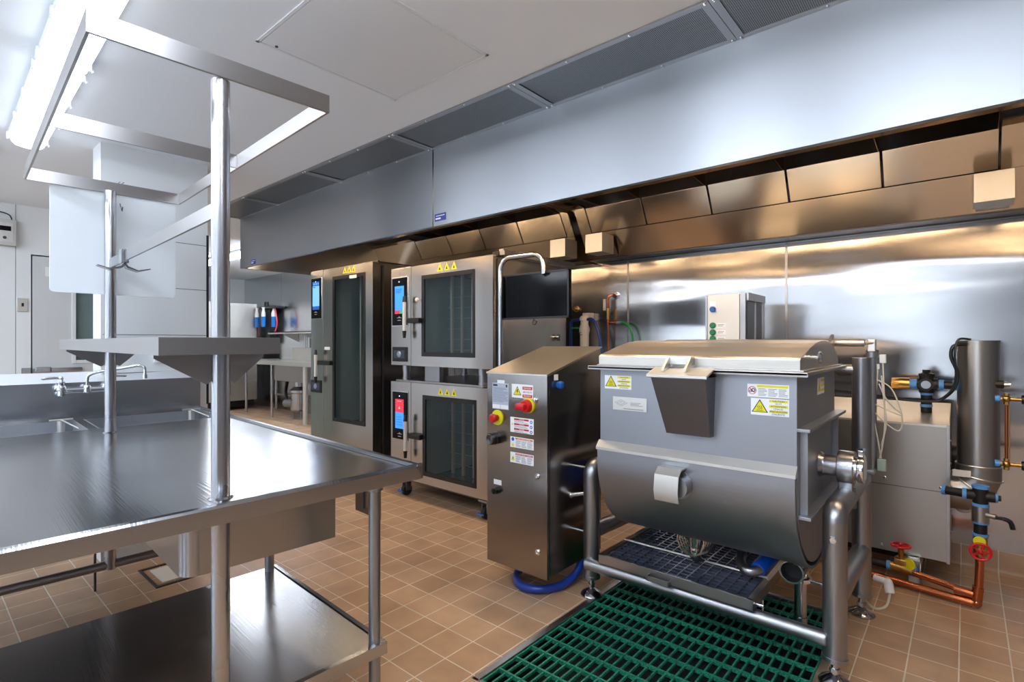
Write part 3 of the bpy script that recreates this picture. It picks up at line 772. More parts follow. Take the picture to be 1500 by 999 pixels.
    if lock:
        l0, l1, m0, m1 = lock
        lk = MB().box(l0, l1, OY-.008, OY+.002, m0, m1, .006).build('port_cover', BLACK, t)
        m = MB(); m.box(l0+.025, l1-.025, OY-.012, OY-.006, m0+.03, m1-.03, .004); m.mi(pm('port grey', (50, 62, 84), .3)); m.build('port_recess', BLACK, lk)
        MB().lathe(((l0+l1)/2, OY-.011, (m0+m1)/2), (0, -1, 0), [(.028, 0), (.024, .006), (.010, .010)], 16).build('port_knob', pm('port knob', (150, 160, 176), .3, .6), lk)
    a, b, z, s_ = tri
    for k in range(3):
        x = a+(b-a)*k/2
        m = MB(); m.prism([(x-s_, z), (x+s_, z), (x, z+s_*1.8)], OY-.0010, OY-.0001, 'y', mat=YEL); m.prism([(x-s_*.3, z+s_*.3), (x+s_*.3, z+s_*.3), (x, z+s_*1.1)], OY-.0013, OY-.001, 'y', mat=INK)
        m.build('warning_triangle', YEL, t)
    return t
ot = oven('t', 'tall full height combi oven, leftmost, with a narrow glass door', -5.17, -4.925, -4.072, .12, 2.052,
     (-4.745, -4.19, .545, 1.968), (-5.148, -4.958, 1.565, 1.975), (-5.115, -4.985, 1.69, 1.895, 'tall'), (-4.975, .945, 1.225), (-5.162, -4.958, .806, .934), (-4.53, -4.38, 1.985, .034), hz=1.115)
MB().box(-4.90, -4.80, OY-.0012, OY, 1.245, 1.275).build('paper_tag', LABEL, ot)
m = MB(); m.box(-4.066, -4.062, OY+.10, OY+.115, .14, 2.03); m.build('side_seam', GAP, ot)
m = MB(); m.box(-4.30, -4.05, OY+.04, OY+.06, 2.05, 2.068, .002); m.box(-4.08, -4.05, OY+.06, OY+.75, 2.05, 2.062, .002); m.build('roof_rail', ST_DARK, ot)
MB().box(-4.44, -4.32, OY-.0072, OY-.0062, 1.925, 1.955, mat=LABEL).build('glass_sticker', LABEL, ot)
for x in (-5.05, -4.2):
    for y in (OY+.12, OY+.8): MB().lathe((x, y, 0), (0, 0, 1), [(.035, 0), (.035, .01), (.018, .03), (.018, .13)]).build('foot', ST_TUBE, ot)
ou = oven('u', 'upper oven of the stacked pair, with a pale steel front', -3.798, -3.525, -2.591, 1.124, 1.955,
     (-3.384, -2.774, 1.205, 1.868), (-3.772, -3.571, 1.465, 1.872), (-3.73, -3.607, 1.594, 1.80, 'upper'), (-3.543, 1.386, 1.684), (-3.772, -3.571, 1.156, 1.281), (-3.165, -3.0, 1.885, .034), hz=1.50)
for x in (-3.70, -2.78):
    for y in (OY+.09, OY+.8):
        m = MB(); m.lathe((x, y, .999), (0, 0, 1), [(.034, 0), (.034, .02), (.030, .022), (.030, .07), (.034, .072), (.034, .13)]); m.build('foot', ST_TUBE, ou)
m = MB(); m.box(-3.40, -3.22, OY+.045, OY+.09, .999, 1.128, .003); m.build('support_plate', ST_TUBE, ou)
m = MB(); m.box(-2.64, -2.58, OY+.05, OY+.10, 1.951, 1.985, .003); m.mi(BLACK); m.build('hinge_cap', BLACK, ou)
m = MB(); m.box(-2.60, -2.53, OY+.06, OY+.98, 1.955, 1.985, .002); m.box(-2.585, -2.54, OY+.06, OY+.98, 1.985, 2.0, .002); m.build('roof_rail', ST_SIDE, ou)
MB().sphere((-3.41, OY-.03, 1.668), .018, 12).build('door_magnet', CREAM, ou)
m = MB(); m.cyl((-2.592, OY+.78, 1.36), (-2.56, OY+.78, 1.36), .02, mat=CHROME); m.cyl((-2.57, OY+.78, 1.335), (-2.57, OY+.78, 1.385), .012, mat=ST_DARK); m.build('side_valve', CHROME, ou)
ol = oven('l', 'lower oven of the stacked pair, darker front with a red and blue screen', -3.803, -3.525, -2.595, .165, .982,
     (-3.371, -2.760, .232, .890), (-3.768, -3.565, .493, .896), (-3.725, -3.61, .585, .835, 'lower'), (-3.53, .39, .694), None, (-3.155, -3.0, .905, .032), hz=.545)
m = MB(); m.box(-3.77, -2.72, OY+.03, OY+.9, .982, .999, .003); m.build('top_deck', ST_SIDE, ol)
for x in (-3.66, -2.71):
    for y in (OY+.06, OY+.8):
        c = MB(); c.box(x-.045, x+.045, y-.045, y+.045, .135, .15, .002); c.box(x-.028, x-.022, y-.025, y+.03, .05, .135, .002); c.box(x+.022, x+.028, y-.025, y+.03, .05, .135, .002)
        cc = c.build('caster', ST_TUBE, ol)
        w = MB(); w.cyl((x-.018, y, .052), (x+.018, y, .052), .05, bev=.008); w.build('wheel', RUBBER, cc)
        MB().tube([(x-.03, y-.05, .06), (x-.035, y-.065, .05), (x+.03, y-.065, .05)], .006, 8, mat=BLUE).build('brake', BLUE, cc)
m = MB(); m.box(-3.70, -2.68, OY+.02, OY+.88, .148, .166); m.build('base_frame', ST_DARK, ol)
m = MB(); m.box(-2.592, -2.588, OY+.035, OY+.05, 1.15, 1.93); m.build('side_seam', GAP, ou)

# ================================================================== DISPLAY ON ITS BENT TUBE
MX0, MX1, MY, MZ0, MZ1 = -2.535, -1.955, 2.84, 1.482, 1.80
t = thing('display_screen', 'black flat display hung from a bent steel tube beside the ovens', 'display', (-2.3, MY, .02))
m = MB(); m.box(MX0, MX1, MY, MY+.035, MZ0, MZ1, .006); m.build('screen', GLOSSBLK, t)
m = MB(); m.box(MX0+.002, MX0+.02, MY+.03, MY+.045, MZ0+.01, MZ1-.01, .003)
for x in (MX0, MX1-.012): m.box(x, x+.012, MY-.004, MY, MZ0, MZ1, .001)
m.box(MX0, MX1, MY-.004, MY, MZ1-.012, MZ1, .001); m.box(MX0, MX1, MY-.004, MY, MZ0, MZ0+.012, .001)
m.build('bezel', BLACK, t)
m = MB(); path = [(-2.535, MY-.02, .02), (-2.535, MY-.02, 1.78)]
for k in range(7):
    a = PI-PI/2*k/6; path.append((-2.535+.09+.09*math.cos(a), MY-.02, 1.83+.09*math.sin(a)))
for k in range(7):
    a = PI/2-PI/2*k/6; path.append((-2.235+.09*math.cos(a)+.0, MY-.02+.0*k, 1.83+.09*math.sin(a)))
path[-1] = (-2.145, MY-.02, 1.83); path += [(-2.145, MY-.02, 1.79), (-2.145, MY+.02, 1.775)]
m.tube(path, .0185, 18); m.build('bent_tube', ST_POL, t)
m = MB(); m.lathe((-2.535, MY-.02, 0), (0, 0, 1), [(.05, 0), (.05, .008), (.022, .02), (.022, .04)]); m.build('foot_plate', ST_TUBE, t)
m = MB(); m.tube([(-2.25, MY+.01, MZ0+.002), (-2.26, MY+.005, MZ0-.03), (-2.235, MY, MZ0-.04), (-2.22, MY, MZ0-.02), (-2.24, MY, MZ0-.012)], .004, 8, smooth=4); m.build('cable_loop', BLACK, t)

# ================================================================== CONTROL CABINET
cx0, cx1, cy0, cy1, cz0, cz1, czb = -2.012, -1.60, 2.129, 2.65, .125, 1.155, 1.292
t = thing('control_cabinet', 'upright stainless control cabinet with sloped roof left of the kettle', 'control cabinet', ((cx0+cx1)/2, (cy0+cy1)/2, 0))
m = MB(); m.prism([(cy0+.024, cz0), (cy1, cz0), (cy1, czb-.004), (cy0+.024, cz1-.002)], cx0, cx1, 'x', bev=.004); m.build('body', ST_CAB, t)
m = MB(); m.box(cx0-.002, cx1+.002, cy0, cy0+.020, cz0-.008, cz1-.004, .004); d = m.build('door', ST_CAB, t)
m = MB(); m.prism([(cy0-.004, cz1-.006), (cy0-.004, cz1+.002), (cy1, czb+.004), (cy1, czb-.004), (cy0+.01, cz1-.006)], cx0-.004, cx1+.004, 'x'); m.build('roof', ST_LID, t)
FY = cy0
def lines(m, x0, x1, z0, z1, n, mat, y=None, th=.35):
    y = FY if y is None else y
    for k in range(n):
        z = z1-(z1-z0)*(k+.5)/n; h = (z1-z0)/n*th/2
        m.box(x0, x1-(x1-x0)*random.choice((0, .05, .15, .3)), y-.0016, y-.001, z-h, z+h, mat=mat)
# rating sheet
m = MB(); m.box(-1.972, -1.855, FY-.001, FY, .958, 1.10, mat=GREYLAB); m.box(-1.936, -1.884, FY-.0012, FY, 1.098, 1.116, mat=LABEL)
m.box(-1.966, -1.935, FY-.0016, FY-.001, 1.082, 1.092, mat=INK); m.box(-1.874, -1.864, FY-.0016, FY-.001, 1.078, 1.092, mat=INK); lines(m, -1.966, -1.86, .995, 1.076, 12, INKG)
m.box(-1.970, -1.916, FY-.0018, FY-.001, .961, .982, mat=LABEL); m.box(-1.911, -1.857, FY-.0018, FY-.001, .961, .982, mat=LABEL)
lab(m.build('rating_sheet', GREYLAB, t), 'grey rating sheet of fine print')
# danger label
m = MB(); m.box(-1.832, -1.688, FY-.001, FY, 1.028, 1.10, mat=LABEL); m.prism([(-1.820, 1.042), (-1.766, 1.042), (-1.793, 1.090)], FY-.0014, FY-.001, 'y', mat=INK); m.prism([(-1.815, 1.045), (-1.771, 1.045), (-1.793, 1.084)], FY-.0018, FY-.001, 'y', mat=YEL)
m.prism([(-1.795, 1.073), (-1.787, 1.073), (-1.791, 1.064), (-1.786, 1.064), (-1.796, 1.050), (-1.793, 1.060), (-1.799, 1.060)], FY-.0021, FY-.0018, 'y', mat=INK)
for z, s_, mt, tm in ((1.081, 'DANGER', DRED, LABEL), (1.060, '480 VOLTS', None, INK), (1.040, 'PELIGRO', DRED, LABEL)):
    if mt: m.box(-1.758, -1.693, FY-.0014, FY-.001, z-.008, z+.008, mat=mt)
    m.text(s_, .0125, TY(-1.7255, FY-.0018, z), tm, .0001)
lab(m.build('danger_label', LABEL, t), 'white danger label with a yellow triangle')
def rowlab(z0, z1, col, kind, txt):
    m = MB(); x0, x1 = -1.842, -1.684
    m.box(x0, x1, FY-.001, FY, z0, z1, mat=LABEL)
    if kind == 3:
        for k, w in enumerate(('DANGER', 'PELIGRO', 'DANGER')):
            z = z1-.010-k*(z1-z0)/3.1; m.box(x0+.026, x1-.032, FY-.0014, FY-.001, z-.0045, z+.0045, mat=DRED); m.text(w, .0085, TY((x0+x1)/2, FY-.0018, z), LABEL, .0001)
            lines(m, x0+.028, x1-.04, z-.018, z-.007, 2, INKG); m.cyl((x1-.016, FY-.0014, z-.007), (x1-.016, FY-.001, z-.007), .0085, seg=14, mat=BLUE); m.cyl((x1-.016, FY-.0018, z-.007), (x1-.016, FY-.0014, z-.007), .004, seg=10, mat=LABEL)
        m.prism([(x0+.008, z1-.042), (x0+.022, z1-.042), (x0+.015, z1-.028)], FY-.0014, FY-.001, 'y', mat=YEL)
    else:
        m.box(x0+.036, x1-.006, FY-.0014, FY-.001, z1-.013, z1-.004, mat=col); m.text(txt, .008, TY((x0+x1)/2+.014, FY-.0018, z1-.0085), LABEL, .0001)
        for a in range(3): lines(m, x0+.038+a*.039, x0+.072+a*.039, z0+.004, z1-.016, 6, INKG)
        if kind == 2: m.cyl((x0+.018, FY-.0014, z1-.013), (x0+.018, FY-.001, z1-.013), .010, seg=16, mat=BLUE); m.prism([(x0+.008, z0+.006), (x0+.028, z0+.006), (x0+.018, z0+.024)], FY-.0014, FY-.001, 'y', mat=YEL)
        else: m.prism([(x0+.006, z0+.012), (x0+.032, z0+.012), (x0+.019, z0+.038)], FY-.0014, FY-.001, 'y', mat=YEL); m.box(x0+.017, x0+.021, FY-.0018, FY-.0014, z0+.018, z0+.030, mat=INK)
    return m.build('warning_label', LABEL, t)
lab(rowlab(.844, .924, DRED, 3, ''), 'label with three red bars and blue discs')
lab(rowlab(.764, .820, ORANGE, 2, 'SAFETY INSTRUCTIONS'), 'label with an orange bar and a blue disc')
lab(rowlab(.683, .738, DRED, 1, 'DANGER  PELIGRO  DANGER'), 'label with one red bar and a yellow triangle')
# buttons and switches
m = MB(); m.lathe((-1.934, FY, .911), (0, -1, 0), [(.042, 0), (.042, .004), (.040, .006), (.018, .006)]); e = m.build('emergency_stop', YEL, t)
MB().lathe((-1.934, FY-.004, .911), (0, -1, 0), [(.016, 0), (.014, .022), (.023, .026), (.024, .040), (.018, .046), (.006, .048)]).build('push_head', RED, e)
m = MB(); m.lathe((-1.715, FY, .993), (0, -1, 0), [(.040, 0), (.040, .012), (.036, .016)]); e = m.build('main_switch', YEL, t)
m = MB(); m.lathe((-1.715, FY-.012, .991), (0, -1, 0), [(.035, 0), (.034, .020), (.028, .03)]); m.box(-1.762, -1.70, FY-.065, FY-.012, .972, 1.006, .010, M=None); m.build('rotary_grip', RED, e)
m = MB(); m.lathe((-1.940, FY, .80), (0, -1, 0), [(.034, 0), (.034, .030), (.030, .032), (.032, .034), (.032, .052), (.026, .058)]); e = m.build('buzzer', BLACK, t)
m = MB()
for R in (.010, .017, .024): m.torus((-1.940, FY-.0585, .80), R, .0012, 'y', 20, 5)
m.build('grille', ST_TUBE, e)
for x, z in ((-1.672, 1.024), (-1.661, .634), (-1.657, .248)):
    m = MB(); m.lathe((x, FY, z), (0, -1, 0), [(.015, 0), (.015, .005), (.012, .008)], 18); m.box(x-.004, x+.004, FY-.009, FY-.007, z-.004, z+.004, mat=INK); m.mats[0:0] = []
    m = MB(); m.lathe((x, FY, z), (0, -1, 0), [(.015, 0), (.015, .005), (.012, .008), (.004, .0085), (.004, .006)], 18); m.build('lock', CHROME, t)
m = MB(); m.lathe((-1.937, FY, .514), (0, -1, 0), [(.020, 0), (.020, .01), (.016, .02), (.016, .03)]); m.box(-1.942, -1.932, FY-.036, FY-.028, .502, .526, .002); m.build('key_switch', BLACK, t)
MB().box(-1.962, -1.906, FY-.001, FY, .545, .572).build('switch_tag', LABEL, t)
m = MB(); m.lathe((cx1, 2.225, 1.10), (1, 0, 0), [(.016, 0), (.016, .008), (.020, .010), (.020, .024), (.012, .03)]); m.build('side_button', BLUE, t)
MB().box(cx1, cx1+.001, 2.19, 2.225, 1.125, 1.155).build('button_tag', LABEL, t)
# loop of blue hose under the cabinet
m = MB(); m.tube([(-1.92, 2.56, .13), (-1.93, 2.42, .06), (-1.90, 2.25, .028), (-1.80, 2.165, .024), (-1.70, 2.19, .024), (-1.63, 2.30, .03), (-1.61, 2.42, .07), (-1.63, 2.50, .14)], .0215, 14, smooth=7)
tag(m.build('blue_hose', HOSEB), 'thick blue hose looped on the floor under the control cabinet', 'hose')

# ================================================================== KETTLE
KX0, KX1 = -1.327, -.478
kt = thing('agitator_kettle', 'big stainless tilting mixer kettle with lid on a tube frame', 'kettle', (-.93, 2.7, 0))
def arc(cy, cz, r, a0, a1, n): return [(cy+r*math.cos(math.radians(a0+(a1-a0)*k/n)), cz+r*math.sin(math.radians(a0+(a1-a0)*k/n))) for k in range(n+1)]
CY, CZ = 2.56, .77
m = MB(); m.prism([(2.19, 1.205), (2.19, CZ)]+arc(CY, CZ, .37, 180, 360, 30)[1:]+[(2.93, 1.205)], KX0, KX1, 'x', bev=.003)
body = m.build('body', ST_KET, kt)
# jacket: outer shell over the lower half with a bright ledge on top
m = MB(); j = arc(CY, CZ, .392, 180, 360, 80)
m.prism([(2.168, .822)]+[(2.168, CZ)]+j[1:-1]+[(2.952, CZ), (2.952, .822)], KX0-.004, KX1-.055, 'x', bev=.003)
m.build('jacket', ST_KET, kt)
m = MB(); m.prism([(2.190, .856), (2.160, .826), (2.160, .814), (2.190, .814)], KX0-.006, KX1+.001, 'x'); m.build('jacket_ledge', ST_BEIGE, kt)
m = MB(); m.prism([(2.163, .815)]+[(2.163, CZ)]+arc(CY, CZ, .397, 180, 345, 30)[1:]+list(reversed(arc(CY, CZ, .385, 180, 345, 30)))+[(2.175, .815)], KX1-.055, KX1-.002, 'x'); m.build('end_band', ST_KET, kt)
# flange and lid
m = MB(); m.box(-1.37, -.434, 2.148, 2.965, 1.196, 1.210, .003); m.box(-1.37, -.434, 2.148, 2.152, 1.192, 1.207, .001); m.build('flange', ST_BOX, kt)
m = MB(); prof = [(2.185, 1.212), (2.185, 1.255), (2.20, 1.264), (2.27, 1.278), (2.36, 1.300), (2.46, 1.318), (2.56, 1.328), (2.66, 1.330), (2.76, 1.320), (2.85, 1.298), (2.91, 1.270), (2.95, 1.240), (2.95, 1.212)]
m.prism(prof, KX0-.005, KX1+.012, 'x', bev=.003); lid = m.build('lid', ST_LID, kt, ang=25)
m = MB(); m.box(-1.335, -.452, 2.175, 2.96, 1.208, 1.216, .002); m.build('lid_rim', ST_BOX, lid)
m = MB(); m.cyl((KX1+.012, 2.33, 1.262), (KX1+.055, 2.33, 1.262), .008); m.lathe((KX1+.045, 2.33, 1.262), (1, 0, 0), [(.022, 0), (.024, .006), (.018, .012), (.008, .014)], 8); m.build('lid_knob', CHROME, lid)
m = MB(); m.box(-.975, -.865, 2.150, 2.185, 1.225, 1.262, .004)
for x in (-.972, -.876): m.prism([(2.155, 1.262), (2.095, 1.208), (2.095, 1.200), (2.165, 1.215)], x, x+.010, 'x')
m.build('lid_handle', ST_BEIGE, lid)
m = MB(); m.prism([(2.86, 1.29), (3.02, 1.36), (3.03, 1.30), (2.97, 1.22)], KX1-.03, KX1-.018, 'x'); m.build('lid_hinge', ST_BOX, lid)
# pouring lip cover
m = MB()
vs = [(-1.012, 2.075, 1.178), (-.780, 2.075, 1.178), (-.788, 2.150, .932), (-.975, 2.150, .932)]
b = bmesh.new(); f = [b.verts.new(v) for v in vs]; bk = [b.verts.new((v[0], 2.192, v[2])) for v in vs]
b.faces.new(f); b.faces.new(list(reversed(bk)))
for i in range(4): b.faces.new((f[i], bk[i], bk[(i+1) % 4], f[(i+1) % 4]))
m._merge(b); sp = m.build('spout_cover', pm('spout paint steel', (118, 118, 122), .42, 1), kt)
m = MB(); m.prism([(2.062, 1.176), (2.062, 1.186), (2.150, 1.214), (2.150, 1.206), (2.068, 1.180), (2.068, 1.172)], -1.025, -.770, 'x'); m.build('spout_top', ST_BEIGE, sp)
# probe guard
m = MB(); m.cyl((-.91, 2.19, .715), (-.91, 2.11, .715), .042); m.cyl((-.93, 2.175, .715), (-.93, 2.165, .715), .062); m.build('probe', ST_TUBE, kt)
m = MB(); m.prism([(2.165, .79), (2.118, .79), (2.088, .765), (2.078, .70), (2.088, .655), (2.094, .655), (2.084, .70), (2.094, .762), (2.12, .784), (2.165, .784)], -1.0, -.895, 'x'); m.build('probe_guard', ST_BEIGE, kt)
# right end stiffeners
m = MB()
m.box(KX1, -.434, 2.185, 2.95, .985, .998, .002); m.box(KX1, -.434, 2.20, 2.95, .655, .668, .002)
m.box(KX1, -.452, 2.235, 2.243, .668, .985); m.box(KX1, -.452, 2.86, 2.868, .668, .985)
m.build('end_stiffener', ST_KET, kt)
# trunnion
TYc, TZc = 2.60, .795
m = MB(); m.lathe((KX1, TYc, TZc), (1, 0, 0), [(.055, 0), (.048, .012), (.044, .02), (.044, .08)], 32); m.build('trunnion', ST_POST, kt)
m = MB(); m.cyl((-.410, TYc, TZc), (-.350, TYc, TZc), .069, seg=36, bev=.004); m.box(-.405, -.355, TYc-.035, TYc+.035, .70, TZc, .004); m.build('bearing', ST_POST, kt)
m = MB(); m.cyl((-.350, TYc, TZc), (-.340, TYc, TZc), .050, seg=36); m.cyl((-.340, TYc, TZc), (-.315, TYc, TZc), .058, seg=36, bev=.005)
m.box(-.340, -.320, TYc-.012, TYc+.012, TZc+.05, TZc+.078, .003); m.cyl((-.345, TYc+.03, TZc+.075), (-.315, TYc-.02, TZc+.085), .006, seg=10); m.build('bearing_clamp', CHROME, kt)
# tube frame
PX0, PX1, PY0, PY1 = -1.486, -.385, 2.366, 3.054
def foot(x, y, par):
    m = MB(); m.lathe((x, y, 0), (0, 0, 1), [(.056, 0), (.058, .006), (.050, .016), (.026, .030), (.018, .036), (.014, .038), (.014, .12)], 24)
    m.cyl((x, y, .045), (x, y, .06), .02, seg=6); m.build('leveling_foot', ST_POL, par)
fr_ = MB()
R = .0425
posts = []
for x, y, zt in ((PX0, PY0, .62), (PX1, PY0, .62)):
    m = MB(); path = [(x, y, .10), (x, y, zt)]
    path += [(x, y+.05-.05*math.cos(a), zt+.05*math.sin(a)) for a in [PI/2*k/6 for k in range(1, 7)]] 
    m.tube(path+[(x, y+.25, zt+.05), (x, PY1-.03, zt+.05)], R, 24)
    m.cyl((x, y, .092), (x, y, .108), R+.003, seg=28)
    p = m.build('post', ST_TUBE, kt); foot(x, y, p); posts.append(p)
for x, y in ((PX0, PY1), (PX1, PY1)):
    m = MB(); m.cyl((x, y, .10), (x, y, 1.245), .0405, seg=28); m.cyl((x, y, .092), (x, y, .108), R+.003, seg=28)
    p = m.build('post', ST_TUBE, kt); foot(x, y, p)
m = MB(); m.cyl((PX1, PY0+.03, .33), (PX1, PY1-.03, .31), .040); m.build('side_rail', ST_TUBE, kt)
m = MB(); m.cyl((PX0, PY0+.03, .33), (PX0, PY1-.03, .31), .040); m.build('side_rail', ST_TUBE, kt)
m = MB(); m.cyl((PX0-.01, PY0-.045, .178), (PX1-.02, PY0-.02, .172), .030, bev=.01); m.build('front_rail', ST_TUBE, kt)
m = MB(); m.cyl((PX0+.03, PY1, .26), (PX1-.03, PY1, .26), .03); m.build('rear_rail', ST_TUBE, kt)
m = MB(); m.cyl((PX0+.03, PY1, 1.185), (PX1-.03, PY1, 1.185), .026); m.build('top_rail', ST_TUBE, kt)
m = MB(); m.cyl((-.38, TYc, .665), (-.38, TYc, .715), .032, seg=6); m.cyl((-.38, TYc, .63), (-.38, TYc, .69), .036); m.build('bearing_post', ST_TUBE, kt)
MB().lathe((PX1, PY0-.0415, .565), (0, -1, 0), [(.014, 0), (.014, .004), (.011, .006)], 6).build('bolt', CHROME, kt)
# lid lift shaft and its stand
m = MB(); m.cyl((-1.38, 3.05, 1.318), (-.372, 3.05, 1.318), .0185); m.build('lift_shaft', ST_LID, kt)
m = MB(); m.cyl((-.372, 3.05, 1.318), (-.335, 3.07, 1.318), .009); m.box(-.362, -.330, 3.06, 3.10, 1.275, 1.335, .004); m.build('clevis', ST_BEIGE, kt)
m = MB(); m.cyl((-.346, 3.10, .70), (-.346, 3.10, 1.255), .018); m.cyl((-.346, 3.10, 1.245), (-.346, 3.10, 1.285), .027, bev=.004); m.build('lift_cylinder', ST_TUBE, kt)
m = MB(); m.box(-.395, -.33, 3.02, 3.11, .69, .71, .003); m.build('cylinder_bracket', ST_TUBE, kt)
# left end drive: nozzle, motor, support
m = MB(); m.cyl((-1.62, PY0-.02, .50), (-1.52, PY0, .525), .012); m.cyl((-1.635, PY0-.024, .496), (-1.60, PY0-.016, .505), .018); m.build('side_coupling', CHROME, kt)
m = MB(); m.cyl((-1.60, PY0, .66), (-1.51, PY0, .66), .008); m.cyl((-1.60, PY0, .32), (-1.51, PY0, .32), .008); m.build('cabinet_bracket', CHROME, kt)
m = MB(); m.cyl((-1.45, 2.72, .52), (-1.37, 2.72, .52), .075, mat=HOSEB); m.cyl((-1.372, 2.72, .52), (-1.33, 2.72, .52), .055, mat=ST_TUBE); m.build('drive_cover', HOSEB, kt)
m = MB(); m.prism([(2.50, .70), (2.62, 1.12), (2.66, 1.12), (2.56, .70)], -1.50, -1.47, 'x'); m.box(-1.50, -1.44, 2.59, 2.68, 1.12, 1.145, .003); m.box(-1.40, -1.33, 2.5, 2.7, .70, .90, .01)
m.build('tilt_arm', ST_DARK, kt)
# bottom outlet with its finned guard
m = MB(); m.lathe((-.965, 2.44, .46), (0, 0, -1), [(.060, 0), (.055, .012), (.036, .02), (.030, .10)]); m.tube([(-.965, 2.44, .37), (-.965, 2.44, .335), (-.965, 2.46, .31), (-.965, 2.51, .295)], .028, 14, smooth=4); m.build('outlet', ST_POL, kt)
m = MB()
for k in range(7):
    y = 2.385+k*.028; dz = -.006*k
    U = [(-.058, .475), (-.066, .40), (-.048, .352), (-.020, .335), (.020, .335), (.048, .352), (.066, .40), (.058, .475)]
    out = [(-.965+a_, z_+dz) for a_, z_ in U]; inn = [(-.965+a_*.90, z_+dz+.006*(1 if 1 < i_ < 6 else 0)) for i_, (a_, z_) in enumerate(U)]
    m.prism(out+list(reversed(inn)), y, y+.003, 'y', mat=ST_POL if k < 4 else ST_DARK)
for a_, z_ in ((-.062, .42), (.062, .42), (0, .33)): m.tube([(-.965+a_, 2.385, z_), (-.965+a_*.97, 2.556, z_-.036)], .004, 6, mat=ST_DARK)
m.prism([(-1.027, .47), (-1.027, .39), (-1.01, .345), (-.985, .33), (-.945, .33), (-.92, .345), (-.903, .39), (-.903, .47)], 2.575, 2.58, 'y', mat=ST_DARK)
m.build('outlet_guard', ST_POL, kt)
m = MB(); m.tube([(-.79, 2.58, .41), (-.79, 2.56, .345), (-.775, 2.50, .315), (-.735, 2.46, .305), (-.70, 2.48, .31), (-.69, 2.52, .325)], .022, 14, smooth=5); m.cyl((-.79, 2.58, .38), (-.79, 2.59, .45), .024); m.build('return_pipe', ST_TUBE, kt)
m = MB(); m.tube([(-.70, 2.49, .312), (-.685, 2.545, .33), (-.67, 2.62, .345), (-.66, 2.72, .35)], .031, 14, smooth=4); m.build('blue_hose', HOSEB2, kt)
m = MB(); m.tube([(-.90, 2.95, .33), (-.80, 2.80, .35), (-.74, 2.78, .37)], .02, 10, smooth=4); m.build('rear_pipe', ST_TUBE, kt)
# vent tee at the right end
m = MB(); TXp, TYp = -.567, 2.66
m.cyl((TXp, TYp, .265), (TXp, TYp, .43), .037); m.build('vent_tee', ST_POL, kt)
m = MB(); n = 28; yy = TYp-.03
ring = []
b = bmesh.new()
for r_, y_ in ((.047, TYp), (.047, 2.50), (.049, 2.495), (.042, 2.495), (.041, 2.50), (.041, TYp)):
    ring.append([b.verts.new((TXp-.0+r_*math.cos(2*PI*k/n), y_, .335+r_*math.sin(2*PI*k/n))) for k in range(n)])
for a, c in zip(ring, ring[1:]):
    for k in range(n): b.faces.new((a[k], a[(k+1) % n], c[(k+1) % n], c[k]))
m._merge(b, ST_POL); m.cyl((TXp, 2.545, .335), (TXp, 2.55, .335), .0415, seg=28, mat=GAP); m.build('vent_mouth', ST_POL, kt)  # dark disc stands for the shade inside the open pipe
m = MB(); m.cyl((TXp, TYp, .425), (TXp, TYp, .445), .05, bev=.003); m.cyl((TXp, TYp, .245), (TXp, TYp, .265), .048, bev=.003); m.box(TXp+.04, TXp+.09, TYp-.02, TYp-.005, .25, .262, .002); m.cyl((TXp+.085, TYp-.035, .256), (TXp+.085, TYp+.01, .256), .004, seg=8); m.build('pipe_clamp', CHROME, kt)
m = MB(); m.cyl((TXp, TYp, -.10), (TXp, TYp, .245), .026); m.cyl((TXp, TYp, .06), (TXp, TYp, .085), .030); m.build('drain_pipe', ST_POL, kt)
# labels on the kettle
KY = 2.19
def hot(x0, x1, z0, z1, name, desc):
    m = MB(); w = x1-x0; h = z1-z0; m.box(x0, x1, KY-.0012, KY, z0, z1, mat=LABEL)
    tx = x0+w*.24; s_ = min(w*.19, h*.42)
    m.prism([(tx-s_*1.15, z0+h*.17), (tx+s_*1.15, z0+h*.17), (tx, z0+h*.17+s_*1.95)], KY-.0016, KY-.0012, 'y', mat=INK); m.prism([(tx-s_*.95, z0+h*.17+s_*.1), (tx+s_*.95, z0+h*.17+s_*.1), (tx, z0+h*.17+s_*1.72)], KY-.002, KY-.0016, 'y', mat=YEL)
    for k in (-1, 0, 1): m.tube([(tx+k*s_*.25, KY-.0022, z0+h*.17+s_*.42), (tx+k*s_*.25+s_*.07, KY-.0022, z0+h*.17+s_*.62), (tx+k*s_*.25-s_*.03, KY-.0022, z0+h*.17+s_*.82), (tx+k*s_*.25+s_*.03, KY-.0022, z0+h*.17+s_*1.0)], s_*.035, 5, mat=INK)
    m.box(tx-s_*.45, tx+s_*.45, KY-.0024, KY-.002, z0+h*.17+s_*.24, z0+h*.17+s_*.30, mat=INK)
    words = ('CAUTION', 'HOT!', 'ATTENTION', 'CHAUD', 'PRECAUCIÓN', '¡CALIENTE!')
    rh = h*.92/6
    for k, wd in enumerate(words):
        z = z1-h*.05-rh*(k+.5)
        if k % 2 == 0: m.box(x0+w*.49, x1-w*.03, KY-.0016, KY-.0012, z-rh*.46, z+rh*.46, mat=YEL)
        m.text(wd, rh*.95, TY(x0+w*.73, KY-.002, z), INK, .0001)
    lab(m.build(name, LABEL, kt), desc)
hot(-1.301, -1.162, 1.102, 1.165, 'warning_label', 'small hot surface label at left')
hot(-.642, -.505, 1.037, 1.102, 'warning_label', 'hot surface label with a yellow triangle at right')
m = MB(); x0, x1, z0, z1 = -.655, -.505, 1.107, 1.157; m.box(x0, x1, KY-.0012, KY, z0, z1, mat=LABEL)
